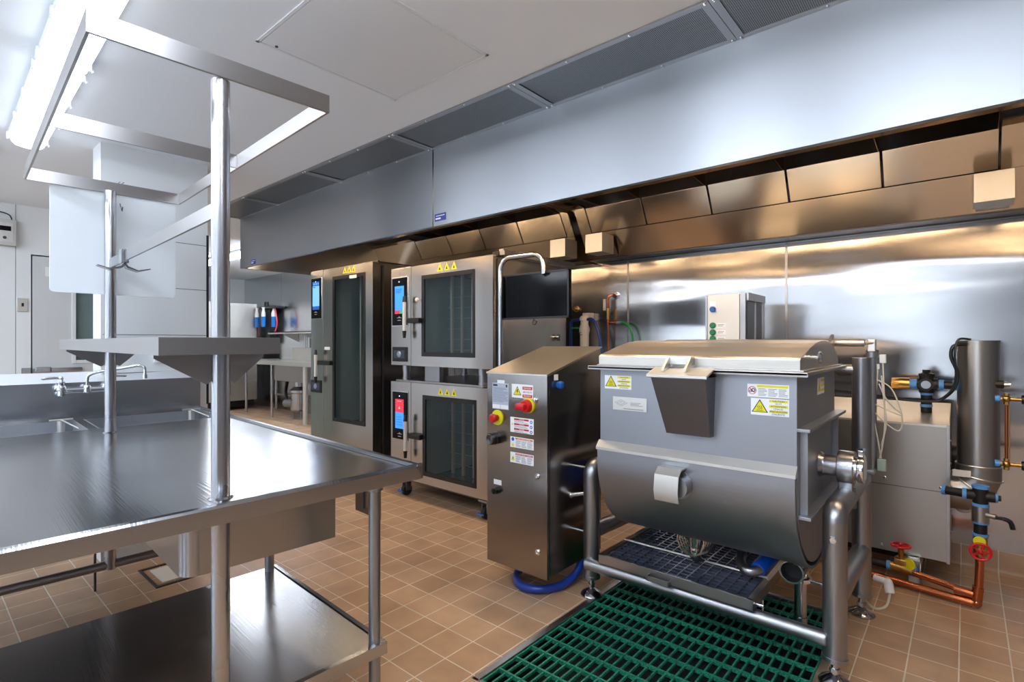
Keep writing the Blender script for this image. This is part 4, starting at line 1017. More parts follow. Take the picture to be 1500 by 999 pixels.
m.torus((x0+.018, KY-.0016, z1-.025), .0145, .0012, 'y', 20, 5, mat=DRED); m.torus((x0+.0225, KY-.0018, z1-.024), .006, .0016, 'y', 12, 5, mat=INK); m.torus((x0+.012, KY-.0018, z1-.028), .004, .0012, 'y', 12, 5, mat=INK)
m.tube([(x0+.008, KY-.002, z1-.015), (x0+.028, KY-.002, z1-.035)], .0012, 5, mat=DRED)
m.box(x0+.036, x1-.003, KY-.0016, KY-.0012, z1-.012, z1-.003, mat=YEL)
for a in range(3): lines(m, x0+.040+a*.037, x0+.072+a*.037, z0+.004, z1-.015, 6, INKG, KY)
lab(m.build('warning_label', LABEL, kt), 'wide label with a red ring and a yellow bar')
m = MB(); X = KX1; m.box(X, X+.0012, 2.54, 2.68, 1.097, 1.167, mat=LABEL); m.prism([(2.548, 1.11), (2.60, 1.11), (2.574, 1.155)], X+.0012, X+.0016, 'x', mat=YEL)
for k in range(3): m.box(X+.0012, X+.0016, 2.61, 2.675, 1.108+k*.021, 1.118+k*.021, mat=YEL)
lab(m.build('warning_label', LABEL, kt), 'yellow and white label on the right end')
m = MB(); m.box(-1.256, -1.084, KY-.004, KY, 1.006, 1.067, .001, mat=ST_BEIGE)
cxx, czz = -1.213, 1.040
for a, b in (((-.032, 0), (0, .015)), ((0, .015), (.032, 0)), ((.032, 0), (0, -.015)), ((0, -.015), (-.032, 0)), ((-.020, 0), (0, .009)), ((0, .009), (.020, 0)), ((.020, 0), (0, -.009)), ((0, -.009), (-.020, 0))):
    m.tube([(cxx+a[0], KY-.0043, czz+a[1]), (cxx+b[0], KY-.0043, czz+b[1])], .0006, 4, mat=INKG)
m.text('C', .013, TY(cxx, KY-.0044, czz), INKG, .0001); lines(m, -1.165, -1.105, 1.028, 1.045, 3, INKG, KY-.003); lines(m, -1.20, -1.10, 1.010, 1.018, 1, INKG, KY-.003)
lab(m.build('nameplate', ST_BEIGE, kt), 'steel nameplate with a diamond emblem')

# drip tray on the frame
t = thing('drip_tray', 'low stainless drip tray with black grid under the kettle', 'tray', (-1.03, 2.66, .20))
x0, x1, y0, y1 = -1.405, -.665, 2.30, 3.03
m = MB()
for q in ((x0, x1, y0, y0+.003), (x0, x1, y1-.003, y1), (x0, x0+.003, y0, y1), (x1-.003, x1, y0, y1)): m.box(*q, .209, .252)
m.box(x0, x1, y0, y1, .208, .211)
for q in ((x0, x1, y0, y0+.012), (x0, x0+.025, y0, y1), (x1-.025, x1, y0, y1)): m.box(*q, .250, .254, .001)
m.build('pan', ST_SIDE, t)
m = MB(); DG = pm('dark grid', (78, 84, 104), .3, .6)
x = x0+.04
while x < x1-.03: m.box(x-.0028, x+.0028, y0+.02, y1-.01, .236, .249); x += .0445
y = y0+.03
while y < y1-.01: m.box(x0+.03, x1-.03, y-.0028, y+.0028, .236, .249); y += .036
m.build('grid', DG, t)
m = MB(); m.tube([(x0+.01, y0+.245, .250), (x0+.012, y0+.245, .262), (x1-.012, y0+.245, .262), (x1-.01, y0+.245, .250)], .0055, 8); m.build('divider_rod', ST_BEIGE, t)
m = MB(); m.sheet([(y0-.03, .234), (y0-.03, .212), (y0, .212)], .003, -1.13, -1.02, 'x'); m.box(-1.13, -1.127, y0-.03, y0, .212, .234); m.box(-1.023, -1.02, y0-.03, y0, .212, .234); m.build('pull_handle', ST_BOX, t)
m = MB(); m.cyl((x1, y0+.035, .228), (x1+.030, y0+.035, .228), .006); m.cyl((x1+.026, y0+.035, .205), (x1+.026, y0+.035, .252), .004); m.build('wing_knob', CHROME, t)

# ================================================================== BOILER AND ITS PIPING
t = thing('steam_boiler', 'stainless boiler cabinet with sloped top behind the kettle at right', 'boiler cabinet', (-.5, 3.55, 0))
bx0, bx1, by0, by1 = -.96, -.066, 3.62, 3.97
m = MB(); m.prism([(by0, .152), (by1, .152), (by1, .960), (by0, .872)], bx0, bx1, 'x', bev=.003); m.build('housing', ST_BOX, t)
m = MB(); m.prism([(by0-.003, .868), (by0-.003, .879), (by1, .967), (by1, .958)], bx0, bx1, 'x'); m.build('top_cover', ST_BEIGE, t)
m = MB(); m.box(bx0, bx1, by0-.003, by0, .522, .525); m.build('panel_seam', ST_DARK, t)
m = MB(); m.box(bx1-.012, bx1+.003, by0-.006, by1, .148, .882, .001); m.build('edge_flange', ST_SIDE, t)
for x, z in ((-.10, .545), (-.345, .56), (-.36, .18)): MB().lathe((x, by0-.001, z), (0, -1, 0), [(.010, 0), (.008, .005), (.003, .007)], 12).build('screw', CHROME, t)
for k in range(6): MB().lathe((bx1+.003, by0+.01, .20+.12*k), (1, 0, 0), [(.006, 0), (.005, .005), (.002, .007)], 10).build('screw', CHROME, t)
for x in (-.215, -.85):
    m = MB()
    for q in ((x-.026, x-.022, 3.60, 3.66), (x+.022, x+.026, 3.60, 3.66), (x-.026, x+.026, 3.60, 3.604)): m.box(*q, .004, .152)
    m.box(x-.035, x+.035, 3.59, 3.67, 0, .004); l = m.build('leg', ST_BEIGE, t)
    m = MB()
    for q in ((x-.032, x-.028, .088, .148), (x+.028, x+.032, .088, .148), (x-.032, x+.032, .088, .092), (x-.032, x+.032, .144, .148)): m.box(q[0], q[1], 3.56, 3.90, q[2], q[3])
    m.build('channel', ST_BEIGE, l)
MB().box(bx0+.05, bx1-.2, by0+.08, by1-.03, .10, .152).build('burner_tray', IRON, t)
# exhaust duct with its segmented elbow
t = thing('exhaust_duct', 'wide upright steel flue pipe with elbow beside the boiler', 'flue pipe', (.048, 3.80, .5))
DX, DY = .050, 3.80
m = MB(); m.cyl((DX, DY, .66), (DX, DY, 1.328), .088, seg=40); m.cyl((DX, DY, 1.318), (DX, DY, 1.33), .090, seg=40); m.build('pipe', ST_BOX, t)
def seg(p0, p1, r, name='elbow_section'):
    MB().cyl(p0, p1, r, seg=36).build(name, ST_BOX, t)
pp = [(DX, DY, .665), (DX, DY, .60), (DX-.020, DY, .545), (DX-.062, DY, .512), (DX-.20, DY, .505)]
m = MB(); m.tube(pp, .096, 32); m.build('elbow', ST_BOX, t)
m = MB()
m.torus((DX, DY, .662), .095, .004, 'z', 32, 6)
for i in (1, 2, 3):
    a = Vector(pp[i]); d = (Vector(pp[i+1])-Vector(pp[i-1])).normalized(); q = d.to_track_quat('Z', 'Y').to_matrix().to_4x4()
    b = bmesh.new(); rr = []
    for u in range(32):
        A = 2*PI*u/32; rr.append([b.verts.new(((.099+.005*math.cos(2*PI*v/6))*math.cos(A), (.099+.005*math.cos(2*PI*v/6))*math.sin(A), .005*math.sin(2*PI*v/6))) for v in range(6)])
    for u in range(32):
        for v in range(6): b.faces.new((rr[u][v], rr[(u+1) % 32][v], rr[(u+1) % 32][(v+1) % 6], rr[u][(v+1) % 6]))
    m._merge(b, None, Matrix.Translation(a) @ q)
m.build('seam_ring', ST_BEIGE, t)
MB().box(-.055, .02, 3.69, 3.695, .605, .640).build('tag', CREAM, t)
# black cable strapped to the flue
m = MB(); m.tube([(.0, 3.72, 1.31), (-.05, 3.70, 1.30), (-.06, 3.70, 1.24), (-.035, 3.70, 1.16), (-.045, 3.70, 1.08), (-.09, 3.70, 1.02), (-.14, 3.70, .998), (-.30, 3.70, 1.0), (-.50, 3.70, 1.02), (-.85, 3.70, 1.03)], .009, 8, smooth=5)
m.tube([(.02, 3.72, 1.335), (-.03, 3.705, 1.335), (-.045, 3.69, 1.26), (-.04, 3.69, 1.15), (-.055, 3.69, 1.07), (-.10, 3.69, 1.01)], .006, 8, smooth=5)
tag(m.build('black_cable', BLACK), 'black cable hanging beside the flue pipe and along the boiler top', 'cable')
# relief valve cross on the boiler top
t = thing('relief_valve', 'brass relief valve on black pipe fittings above the boiler', 'valve', (-.17, 3.80, .925))
Y = 3.80
m = MB(); m.cyl((-0.170, Y, .925), (-0.170, Y, 1.03), .026, mat=IRON); m.cyl((-0.170, Y, .955), (-0.170, Y, .970), .0285, mat=TAPE); m.cyl((-0.170, Y, 1.022), (-0.170, Y, 1.035), .0285, mat=TAPE); m.build('riser', IRON, t)
m = MB(); m.cyl((-0.170, Y, 1.035), (-0.170, Y, 1.13), .034); m.cyl((-0.210, Y, 1.083), (-0.120, Y, 1.083), .033); m.cyl((-0.170, Y-.05, 1.083), (-0.170, Y, 1.083), .035); m.lathe((-0.170, Y, 1.13), (0, 0, 1), [(.036, 0), (.036, .012), (.018, .02), (.018, .035)], 8); m.build('cross_fitting', IRON, t)
MB().cyl((-0.170, Y-.058, 1.083), (-0.170, Y-.049, 1.083), .022).build('plug', ST_TUBE, t)
m = MB(); m.cyl((-0.310, Y, 1.083), (-0.245, Y, 1.083), .031, mat=BRASS); m.cyl((-0.330, Y, 1.083), (-0.295, Y, 1.083), .034, seg=6, mat=BRASS); m.cyl((-0.245, Y, 1.083), (-0.213, Y, 1.083), .028, mat=TAPE); m.build('brass_body', BRASS, t)
m = MB(); m.cyl((-0.120, Y, 1.083), (-0.015, Y, 1.083), .023, mat=IRON); m.cyl((-0.115, Y, 1.083), (-0.093, Y, 1.083), .028, mat=TAPE); m.cyl((-0.055, Y, 1.083), (-0.033, Y, 1.083), .028, mat=TAPE); m.cyl((-0.030, Y, 1.083), (0.025, Y, 1.083), .036, seg=8, mat=ST_TUBE); m.cyl((0.025, Y, 1.083), (0.045, Y+.08, 1.083), .02, mat=IRON); m.build('union', IRON, t)
# sight glass at the right edge
t = thing('sight_glass', 'brass water gauge with black knobs right of the flue pipe', 'gauge', (.16, 3.75, .6))
for z in (1.027, .690):
    m = MB(); m.cyl((.115, 3.74, z), (.135, 3.74, z), .017, mat=TAPE); m.cyl((.13, 3.74, z), (.225, 3.74, z), .010, mat=BRASS); m.sphere((.159, 3.74, z), .019, 12, mat=BRASS); m.cyl((.159, 3.74, z-.03), (.159, 3.74, z+.03), .011, seg=6, mat=BRASS)
    c = m.build('cock', BRASS, t)
    m = MB(); m.cyl((.215, 3.74, z), (.245, 3.74, z), .024, seg=10, bev=.004); m.build('knob', BLACK, c)
MB().cyl((.159, 3.74, .71), (.159, 3.74, 1.0), .007).build('tube', COPPER, t)
MB().tube([(.170, 3.73, .71), (.170, 3.73, 1.0)], .0025, 6).build('guard_rod', BRASS, t)
m = MB(); m.cyl((.115, 3.76, 1.10), (.15, 3.76, 1.10), .020, seg=8, mat=IRON); m.cyl((.15, 3.76, 1.10), (.175, 3.76, 1.10), .013, mat=CHROME); m.build('plug', IRON, t)
# pressure pipework at right: valves, copper
t = thing('copper_pipework', 'copper pipes with red wheel valves low on the right wall', 'pipework', (.05, 3.47, 0))
CXp, CYp = .054, 3.47
def tape(p0, p1, r): MB().cyl(p0, p1, r).build('thread_tape', TAPE, t)
m = MB(); m.cyl((CXp, CYp, .53), (CXp, CYp, .605), .031); m.cyl((CXp-.055, CYp, .566), (CXp+.055, CYp, .566), .025); m.cyl((CXp-.14, CYp+.02, .566), (CXp-.05, CYp, .566), .021); m.build('black_cross', IRON, t)
tape((CXp, CYp, .603), (CXp, CYp, .617), .034); tape((CXp, CYp, .516), (CXp, CYp, .530), .034); tape((CXp-.068, CYp, .566), (CXp-.052, CYp, .566), .027); tape((CXp+.052, CYp, .566), (CXp+.064, CYp, .566), .023)
tape((CXp, CYp, .430), (CXp, CYp, .442), .031); tape((CXp, CYp, .370), (CXp, CYp, .382), .031); tape((CXp-.145, CYp+.022, .566), (CXp-.13, CYp+.018, .566), .025)
MB().cyl((CXp+.06, CYp, .566), (CXp+.075, CYp, .566), .014).build('black_plug', IRON, t)
m = MB(); m.cyl((CXp, CYp, .44), (CXp, CYp, .518), .033); m.cyl((CXp+.02, CYp-.02, .480), (CXp+.055, CYp-.03, .480), .012); vb = m.build('ball_valve', ST_BOX, t)
m = MB(); m.box(CXp+.045, CXp+.085, CYp-.038, CYp-.028, .470, .486, .003); m.tube([(CXp+.08, CYp-.033, .478), (CXp+.105, CYp-.033, .468), (CXp+.115, CYp-.033, .435)], .010, 8, smooth=3); m.build('lever', BLACK, vb)
MB().cyl((CXp, CYp, .38), (CXp, CYp, .432), .026).build('black_nipple', IRON, t)
def wheel(c, R, axis, par, name='handwheel'):
    m = MB(); m.torus(c, R, .006, axis, 28, 8)
    for k in range(5):
        a = 2*PI*k/5
        if axis == 'z': e = (c[0]+R*math.cos(a), c[1]+R*math.sin(a), c[2])
        else: e = (c[0]+R*math.cos(a), c[1], c[2]+R*math.sin(a))
        m.tube([c, e], .0045, 6)
    m.sphere(c, .012, 10); return m.build(name, RED, par)
m = MB(); m.cyl((CXp, CYp, .275), (CXp, CYp, .37), .027); m.cyl((CXp, CYp-.085, .318), (CXp, CYp, .325), .014); m.cyl((CXp, CYp-.02, .325), (CXp, CYp-.05, .322), .024, seg=6); g1 = m.build('gate_valve', BRASS, t)
wheel((CXp, CYp-.085, .315), .038, 'y', g1)
m = MB(); m.cyl((CXp-.004, CYp-.045, .352), (CXp-.004, CYp-.040, .352), .024); lab(m.build('tag', YEL, g1), 'round yellow tag')
m = MB(); m.tube([(CXp-.001, CYp, .28), (CXp-.006, CYp, .12), (CXp-.012, CYp, .045), (CXp-.020, CYp, .034), (CXp-.036, CYp, .030), (-.36, CYp+.06, .030), (-.60, CYp+.09, .03)], .0175, 16); m.build('copper_pipe', COPPER, t)
m = MB(); m.cyl((CXp-.012, CYp, .072), (-.215, CYp+.075, .085), .0165); m.build('copper_pipe', COPPER, t)
m = MB(); m.cyl((CXp-.014, CYp, .048), (CXp-.008, CYp, .115), .0225); m.cyl((-.045, CYp+.014, .075), (.03, CYp, .072), .0205); m.build('copper_tee', COPPER, t)
m = MB(); m.cyl((-.045, CYp+.010, .030), (.025, CYp, .030), .0215); m.sphere((CXp-.014, CYp, .034), .0225, 14); m.build('copper_elbow', COPPER, t)
GX, GY = -.268, CYp+.10
m = MB(); m.cyl((GX-.05, GY, .090), (GX+.06, GY-.01, .088), .025); m.box(GX-.032, GX+.032, GY-.026, GY+.026, .11, .142, .006); m.cyl((GX, GY, .09), (GX, GY, .15), .023); m.cyl((GX, GY, .14), (GX, GY-.03, .205), .013); m.cyl((GX, GY-.03, .205), (GX, GY-.035, .225), .005); g2 = m.build('gate_valve', BRASS, t)
wheel((GX, GY-.035, .222), .042, 'z', g2)
m = MB(); m.cyl((GX+.036, GY-.034, .128), (GX+.040, GY-.028, .128), .030); lab(m.build('tag', YEL, g2), 'round yellow tag')
tape((GX+.055, GY-.01, .088), (GX+.07, GY-.015, .088), .026); tape((GX-.065, GY, .09), (GX-.048, GY, .09), .026); tape((GX-.15, GY, .09), (GX-.135, GY, .09), .026)
MB().cyl((GX-.40, GY, .095), (GX-.06, GY, .09), .021).build('black_nipple', IRON, t)
m = MB(); m.lathe((-.009, 4.11, .361), (0, -1, 0), [(.05, 0), (.05, .003), (.035, .008)]); m.build('escutcheon', ST_BEIGE, t)
m = MB(); m.tube([(-.03, 4.03, .50), (-.03, 4.03, .40), (-.025, 4.05, .37), (-.012, 4.105, .361)], .022, 12, smooth=4); m.build('copper_drop', COPPER, t)
# white plastic elbow and clear tube by the right rear foot
m = MB(); m.cyl((-.36, 3.30, .10), (-.30, 3.28, .10), .017, mat=WHITE); m.sphere((-.30, 3.28, .10), .021, 12, mat=WHITE); m.cyl((-.30, 3.28, .10), (-.29, 3.26, .055), .021, mat=WHITE)
m.tube([(-.29, 3.26, .055), (-.30, 3.20, .01), (-.34, 3.14, .008), (-.38, 3.12, .05), (-.385, 3.115, .13)], .006, 8, mat=PEX, smooth=5)
tag(m.build('drain_elbow', WHITE), 'white plastic elbow with a clear tube behind the right rear foot', 'pipe elbow')
# clear pneumatic tubing beside the lift cylinder
t = thing('air_tubing', 'thin clear air tubes looping beside the tall rear post', 'tubing', (-.32, 3.12, .72))
m = MB(); m.box(-.318, -.292, 3.10, 3.125, 1.22, 1.262, .003); m.box(-.335, -.318, 3.10, 3.12, 1.19, 1.215, .002); m.build('fitting', WHITE, t)
for pts in ([(-.325, 3.11, 1.20), (-.33, 3.10, 1.10), (-.34, 3.09, .98), (-.325, 3.09, .86), (-.31, 3.09, .76)],
            [(-.305, 3.11, 1.22), (-.30, 3.10, 1.10), (-.295, 3.09, .98), (-.30, 3.09, .86), (-.315, 3.09, .76)],
            [(-.33, 3.10, 1.14), (-.27, 3.09, 1.10), (-.235, 3.09, 1.0), (-.228, 3.09, .93), (-.245, 3.09, .90), (-.29, 3.09, .93), (-.335, 3.09, .98)],
            [(-.32, 3.10, 1.12), (-.29, 3.09, 1.05), (-.23, 3.09, .98), (-.26, 3.09, .985), (-.335, 3.09, 1.02)],
            [(-.31, 3.10, 1.16), (-.30, 3.09, 1.05), (-.29, 3.09, .93), (-.31, 3.09, .82)]):
    m = MB(); m.tube(pts, .0032, 6, smooth=6); m.build('tube', PEX, t)
m = MB(); m.box(-.325, -.29, 3.08, 3.11, .70, .755, .004); m.mi(pm('pale green cap', (150, 172, 160), .4)); m.build('regulator', ST_TUBE, t)

# push-button box on top of the boiler, behind the kettle lid
t = thing('push_button_box', 'pale steel control box with green buttons behind the kettle lid', 'control box', (-1.12, 3.48, 1.0))
qx0, qx1, qy0, qy1, qz0, qz1 = -1.240, -1.0, 3.30, 3.66, .99, 1.617
m = MB(); m.box(qx0, qx1, qy0+.02, qy1, qz0, qz1, .003); m.build('housing', ST_BOX, t)
m = MB(); m.box(qx0+.014, qx1-.034, qy0, qy0+.018, qz0, qz1-.004, .003); d = m.build('door', pm('pale cover', (214, 211, 204), .45, .35), t)
m = MB(); m.box(qx1-.032, qx1, qy0+.004, qy0+.03, qz0, qz1-.002, .002); m.box(qx0, qx0+.011, qy0+.004, qy0+.03, qz0, qz1-.002, .002); m.build('edge_strip', ST_SIDE, t)
m = MB(); m.box(qx1, qx1+.004, qy0+.03, qy1-.04, qz0, qz1-.05, mat=ST_DARK); m.build('side_recess', ST_DARK, t)
m = MB(); m.box(qx1, qx1+.014, qy0+.02, qy1+.01, qz1-.045, qz1+.003, .002); m.box(qx1, qx1+.012, qy1-.04, qy1, qz0, qz1-.04, .002); m.box(qx1, qx1+.010, qy0+.17, qy0+.185, qz0, qz1-.045, .001); m.build('side_frame', ST_SIDE, t)
xb = qx0+.048
m = MB(); m.lathe((xb, qy0, 1.525), (0, -1, 0), [(.018, 0), (.018, .01), (.014, .018)]); m.box(xb, xb+.02, qy0-.022, qy0-.006, 1.508, 1.522, .003); m.build('blue_knob', BLUE, t)
for z, w in ((1.425, 'HEAT'), (1.382, 'TILT'), (1.342, 'LIFT')):
    MB().lathe((xb, qy0, z), (0, -1, 0), [(.019, 0), (.019, .008), (.015, .014)]).build('green_button', GRN, t)
    m = MB(); m.box(xb+.024, xb+.080, qy0-.001, qy0, z-.013, z+.013, mat=LABEL); lines(m, xb+.03, xb+.075, z-.008, z+.008, 2, INKG, qy0); m.build('button_tag', LABEL, t)
MB().box(xb-.018, xb+.018, qy0-.001, qy0, 1.548, 1.575).build('button_tag', LABEL, t)
m = MB(); m.box(qx0+.02, qx0+.06, 3.45, 3.62, 0, .99); m.box(qx1-.05, qx1-.02, 3.45, 3.60, 0, .99); m.build('stand', ST_DARK, t)

# ================================================================== WATER FILTER AND PIPING ON THE BACK WALL
t = thing('water_filter', 'white cartridge water filter on the steel back wall', 'water filter', (-2.60, 4.03, 1.2))
fx_, fy_ = -2.605, 4.03
m = MB(); m.lathe((fx_, fy_, 1.17), (0, 0, 1), [(.038, 0), (.040, .02), (.040, .22), (.043, .24), (.047, .25), (.047, .275), (.043, .29), (.036, .31), (.036, .345), (.044, .35), (.044, .37), (.034, .385), (.02, .392)]); m.build('cartridge', CREAM, t)
m = MB(); m.box(fx_-.03, fx_+.05, fy_+.01, 4.112, 1.52, 1.585, .004); m.build('bracket', CREAM, t)
m = MB(); m.box(fx_-.036, fx_+.0, fy_-.042, fy_-.040, 1.405, 1.412, mat=INKG); m.box(fx_-.033, fx_+.005, fy_-.042, fy_-.040, 1.385, 1.390, mat=DRED); m.box(fx_-.02, fx_+.02, fy_-.042, fy_-.039, 1.25, 1.28, mat=pm('pale red print', (220, 190, 185), .5)); m.build('print', INKG, t)
m = MB(); m.tube([(fx_+.03, fy_-.01, 1.525), (fx_+.10, fy_-.02, 1.52), (fx_+.16, fy_-.03, 1.42), (fx_+.19, fy_-.03, 1.28), (fx_+.20, fy_-.03, 1.05), (fx_+.20, fy_-.03, .8)], .013, 10, smooth=5)
m.tube([(fx_-.03, fy_-.01, 1.525), (fx_-.10, fy_-.01, 1.52), (fx_-.135, fy_-.01, 1.50), (fx_-.14, fy_-.01, 1.35), (fx_-.14, fy_-.01, 1.0)], .013, 10, smooth=5)
tag(m.build('blue_hose', HOSEB), 'dark blue hose arching from the white water filter', 'hose')
m = MB(); m.tube([(fx_-.12, fy_-.03, 1.45), (fx_-.04, fy_-.04, 1.45)], .008, 8); m.tube([(fx_-.10, fy_-.03, 1.22), (fx_-.05, fy_-.04, 1.26), (fx_-.02, fy_-.05, 1.27)], .006, 8)
tag(m.build('green_hose', HOSEG), 'short green tube left of the white water filter', 'hose')
m = MB(); m.lathe((-2.745, 4.112, 1.63), (0, -1, 0), [(.03, 0), (.03, .004), (.018, .01), (.014, .05)]); tag(m.build('pipe_stub', BRASS), 'brass pipe stub on the steel wall above the filter', 'pipe')
t = thing('water_supply_pipe', 'thin vertical copper pipe with tap and green hose on the wall', 'pipe', (-2.37, 4.06, .2))
px_, py_ = -2.375, 4.05
m = MB(); m.tube([(px_, py_, .2), (px_, py_, 1.70), (px_+.01, py_, 1.725), (px_+.035, py_+.01, 1.735), (px_+.04, 4.11, 1.735)], .0105, 10); m.build('copper_pipe', COPPER, t)
m = MB(); m.lathe((px_+.045, 4.112, 1.735), (0, -1, 0), [(.035, 0), (.035, .004), (.02, .01)]); m.build('escutcheon', CHROME, t)
m = MB(); m.cyl((px_, py_, 1.52), (px_, py_, 1.62), .016, mat=BRASS); m.cyl((px_, py_, 1.48), (px_, py_, 1.53), .014, mat=COPPER); m.build('valve', BRASS, t)
m = MB(); m.box(px_-.04, px_-.016, py_-.02, py_, 1.60, 1.70, .004, mat=WHITE); m.box(px_-.042, px_-.02, py_-.02, py_, 1.565, 1.59, .003, mat=BLACK); m.build('lever', WHITE, t)
m = MB(); m.cyl((px_, py_, 1.49), (px_+.10, py_, 1.49), .011, mat=COPPER); m.cyl((px_+.085, py_, 1.49), (px_+.13, py_, 1.49), .014, mat=pm('grey collar', (130, 150, 140), .4, .5)); m.build('branch', COPPER, t)
m = MB(); m.tube([(px_+.12, py_, 1.49), (px_+.17, py_-.005, 1.485), (px_+.225, py_-.01, 1.43), (px_+.245, py_-.01, 1.34), (px_+.24, py_-.01, 1.20), (px_+.23, py_-.01, .9)], .011, 10, smooth=5); m.build('green_hose', HOSEG, t)

# ================================================================== FAR DISHWASHING AREA
t = thing('dish_machine', 'tall plain steel appliance at the far end, left of the bottles', 'appliance', (-11.2, 4.2, 0))
MB().box(-11.7, -10.8, 3.55, 4.70, .18, 2.09, .01).build('housing', ST_BEIGE, t)
MB().box(-11.65, -10.85, 3.6, 4.66, .06, .18).build('plinth', BLACK, t)
m = MB(); m.box(-10.797, -10.795, 4.18, 4.19, .3, 2.05); m.build('door_seam', ST_DARK, t)
for x in (-11.55, -10.95):
    for y in (3.7, 4.55): MB().cyl((x, y, 0), (x, y, .06), .03).build('foot', BLACK, t)
dt = thing('dish_table', 'stainless dish table with sink bowl in the far corner', 'dish table', (-8.8, 4.6, 0))
m = MB(); m.box(-10.35, -6.6, 4.20, 4.93, .965, .985); m.box(-10.36, -6.6, 4.19, 4.21, .93, 1.0, .004); m.box(-10.36, -10.34, 4.2, 4.93, .93, 1.0, .004); m.build('top', ST_BEIGE, dt)
m = MB(); m.box(-9.75, -6.6, 4.91, 4.94, .985, 1.22, .003); m.build('backsplash', ST_BEIGE, dt)
m = MB(); m.box(-9.15, -8.15, 4.27, 4.85, .66, .965, .01); m.build('sink_bowl', ST_BOX, dt)
for x, y in ((-10.30, 4.28), (-9.25, 4.28), (-8.04, 4.26), (-10.30, 4.85), (-8.04, 4.85)): MB().cyl((x, y, 0), (x, y, .965), .024 if x < -8.5 else .04).build('leg', ST_POL if x < -8.5 else ST_BEIGE, dt)
MB().cyl((-10.30, 4.85, .30), (-8.04, 4.85, .30), .02).build('stretcher', ST_TUBE, dt)
m = MB()
for x in (-8.55, -8.35): m.cyl((x, 4.86, 1.18), (x, 4.91, 1.18), .02); m.cyl((x, 4.86, 1.16), (x, 4.86, 1.24), .018); m.box(x-.04, x+.04, 4.85, 4.87, 1.235, 1.25, .003)
m.cyl((-8.55, 4.86, 1.18), (-8.35, 4.86, 1.18), .014); m.tube([(-8.45, 4.86, 1.18), (-8.45, 4.84, 1.30), (-8.45, 4.72, 1.33), (-8.45, 4.62, 1.28)], .012, 8, smooth=4)
tag(m.build('dish_faucet', CHROME), 'chrome faucet on the far dish table', 'faucet')
t = thing('waste_disposer', 'steel waste disposer standing under the far dish table', 'disposer', (-8.72, 4.5, 0))
m = MB(); m.lathe((-8.72, 4.50, .14), (0, 0, 1), [(.10, 0), (.13, .03), (.13, .30), (.145, .32), (.145, .36), (.10, .40), (.07, .42), (.07, .52)]); m.build('motor', ST_POL, t)
m = MB(); m.torus((-8.72, 4.50, .50), .13, .014, 'z'); m.build('clamp_ring', BLACK, t)
for a in (0, 2.1, 4.2): MB().cyl((-8.72+.08*math.cos(a), 4.5+.08*math.sin(a), 0), (-8.72+.08*math.cos(a), 4.5+.08*math.sin(a), .15), .012).build('leg', ST_TUBE, t)
m = MB(); m.cyl((-9.02, 4.42, .26), (-8.82, 4.46, .26), .07); m.build('outlet', ST_TUBE, t)
m = MB(); m.tube([(-9.02, 4.42, .26), (-9.25, 4.55, .30), (-9.5, 4.65, .42), (-9.6, 4.75, .65)], .03, 10, smooth=4); m.build('waste_hose', BLACK, t)
t = thing('long_shelf', 'long steel shelf on brackets on the far wall', 'shelf', (-8.6, 4.75, 1.35))
m = MB(); m.box(-10.0, -6.7, 4.55, 4.945, 1.50, 1.515); m.box(-10.0, -6.7, 4.55, 4.56, 1.475, 1.515); m.build('board', ST_BEIGE, t)
for x in (-9.6, -8.9, -7.4): MB().prism([(4.60, 1.50), (4.945, 1.50), (4.945, 1.33)], x-.01, x+.01, 'x').build('bracket', ST_BEIGE, t)
for x in (-9.25, -9.2): MB().cyl((x, 4.90, 1.22), (x, 4.90, 1.50), .014).build('pipe', ST_POL, t)
t = thing('chemical_rack', 'black wall rack with hoses above the far dish table', 'dispenser', (-9.95, 4.85, 1.5))
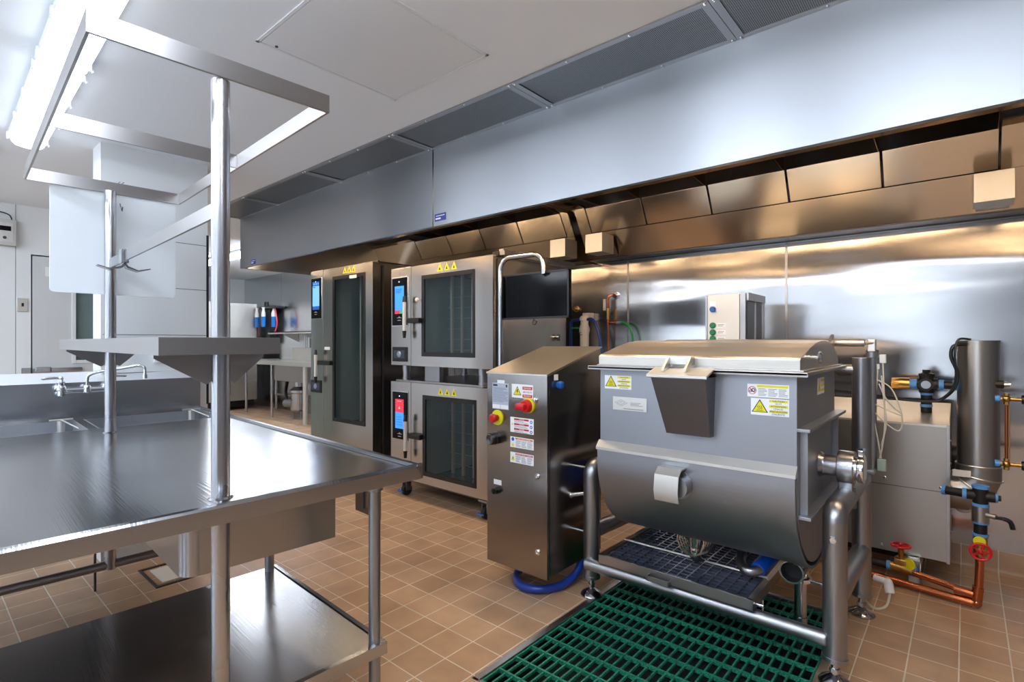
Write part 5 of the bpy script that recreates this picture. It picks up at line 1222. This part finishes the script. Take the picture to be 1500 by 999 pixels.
m = MB(); m.box(-10.66, -10.46, 4.80, 4.94, 1.30, 1.98, .01); m.box(-10.72, -10.10, 4.70, 4.94, 1.98, 2.03, .01); m.cyl((-10.38, 4.7, 2.03), (-10.38, 4.7, 2.11), .04); m.build('backplate', BLACK, t)
m = MB(); m.tube([(-10.15, 4.75, 1.99), (-10.08, 4.74, 1.9), (-10.03, 4.74, 1.7), (-10.08, 4.74, 1.56), (-10.15, 4.74, 1.52)], .014, 6, smooth=4); m.build('red_tube', pm('red tube', (205, 60, 80), .4), t)
m = MB(); m.tube([(-10.74, 4.72, 2.0), (-10.78, 4.72, 1.85), (-10.78, 4.72, 1.6), (-10.75, 4.72, 1.45)], .006, 6, smooth=4); m.build('red_tube', pm('red tube', (205, 60, 80), .4), t)
for x, y, l in ((-10.72, 4.66, 'leftmost blue spray bottle hanging in the far corner'), (-10.34, 4.62, 'middle spray bottle, white over blue, on the far black rack'), (-10.22, 4.76, 'rightmost blue bottle, half behind the middle one, far corner')):
    t = thing('spray_bottle', l, 'bottle', (x, y, 1.62), group='cleaning bottles in the far corner')
    MB().lathe((x, y, 1.62), (0, 0, 1), [(.035, 0), (.039, .02), (.039, .20)]).build('liquid', WATER, t)
    MB().lathe((x, y, 1.82), (0, 0, 1), [(.039, 0), (.039, .07), (.02, .13), (.022, .16), (.03, .162), (.03, .18)]).build('bottle', WHITE, t)

# ================================================================== CAMERA, WORLD, COLOUR
cam = bpy.data.cameras.new('camera'); co = bpy.data.objects.new('camera', cam); COL.objects.link(co)
co.location = (0, 0, 1.32); co.rotation_euler = (PI/2, 0, math.atan2(.652, .758))
cam.sensor_width = 36; cam.lens = 36*773/1500; cam.shift_y = 2/1500; cam.clip_start = .02
S.camera = co
w = bpy.data.worlds.new('world'); S.world = w; w.use_nodes = True
w.node_tree.nodes['Background'].inputs[0].default_value = (.74, .86, 1, 1); w.node_tree.nodes['Background'].inputs[1].default_value = 2.4
S.view_settings.view_transform = 'Standard'; S.view_settings.look = 'None'
S.view_settings.gamma = 1; S.view_settings.use_curve_mapping = False; S.view_settings.exposure = .95
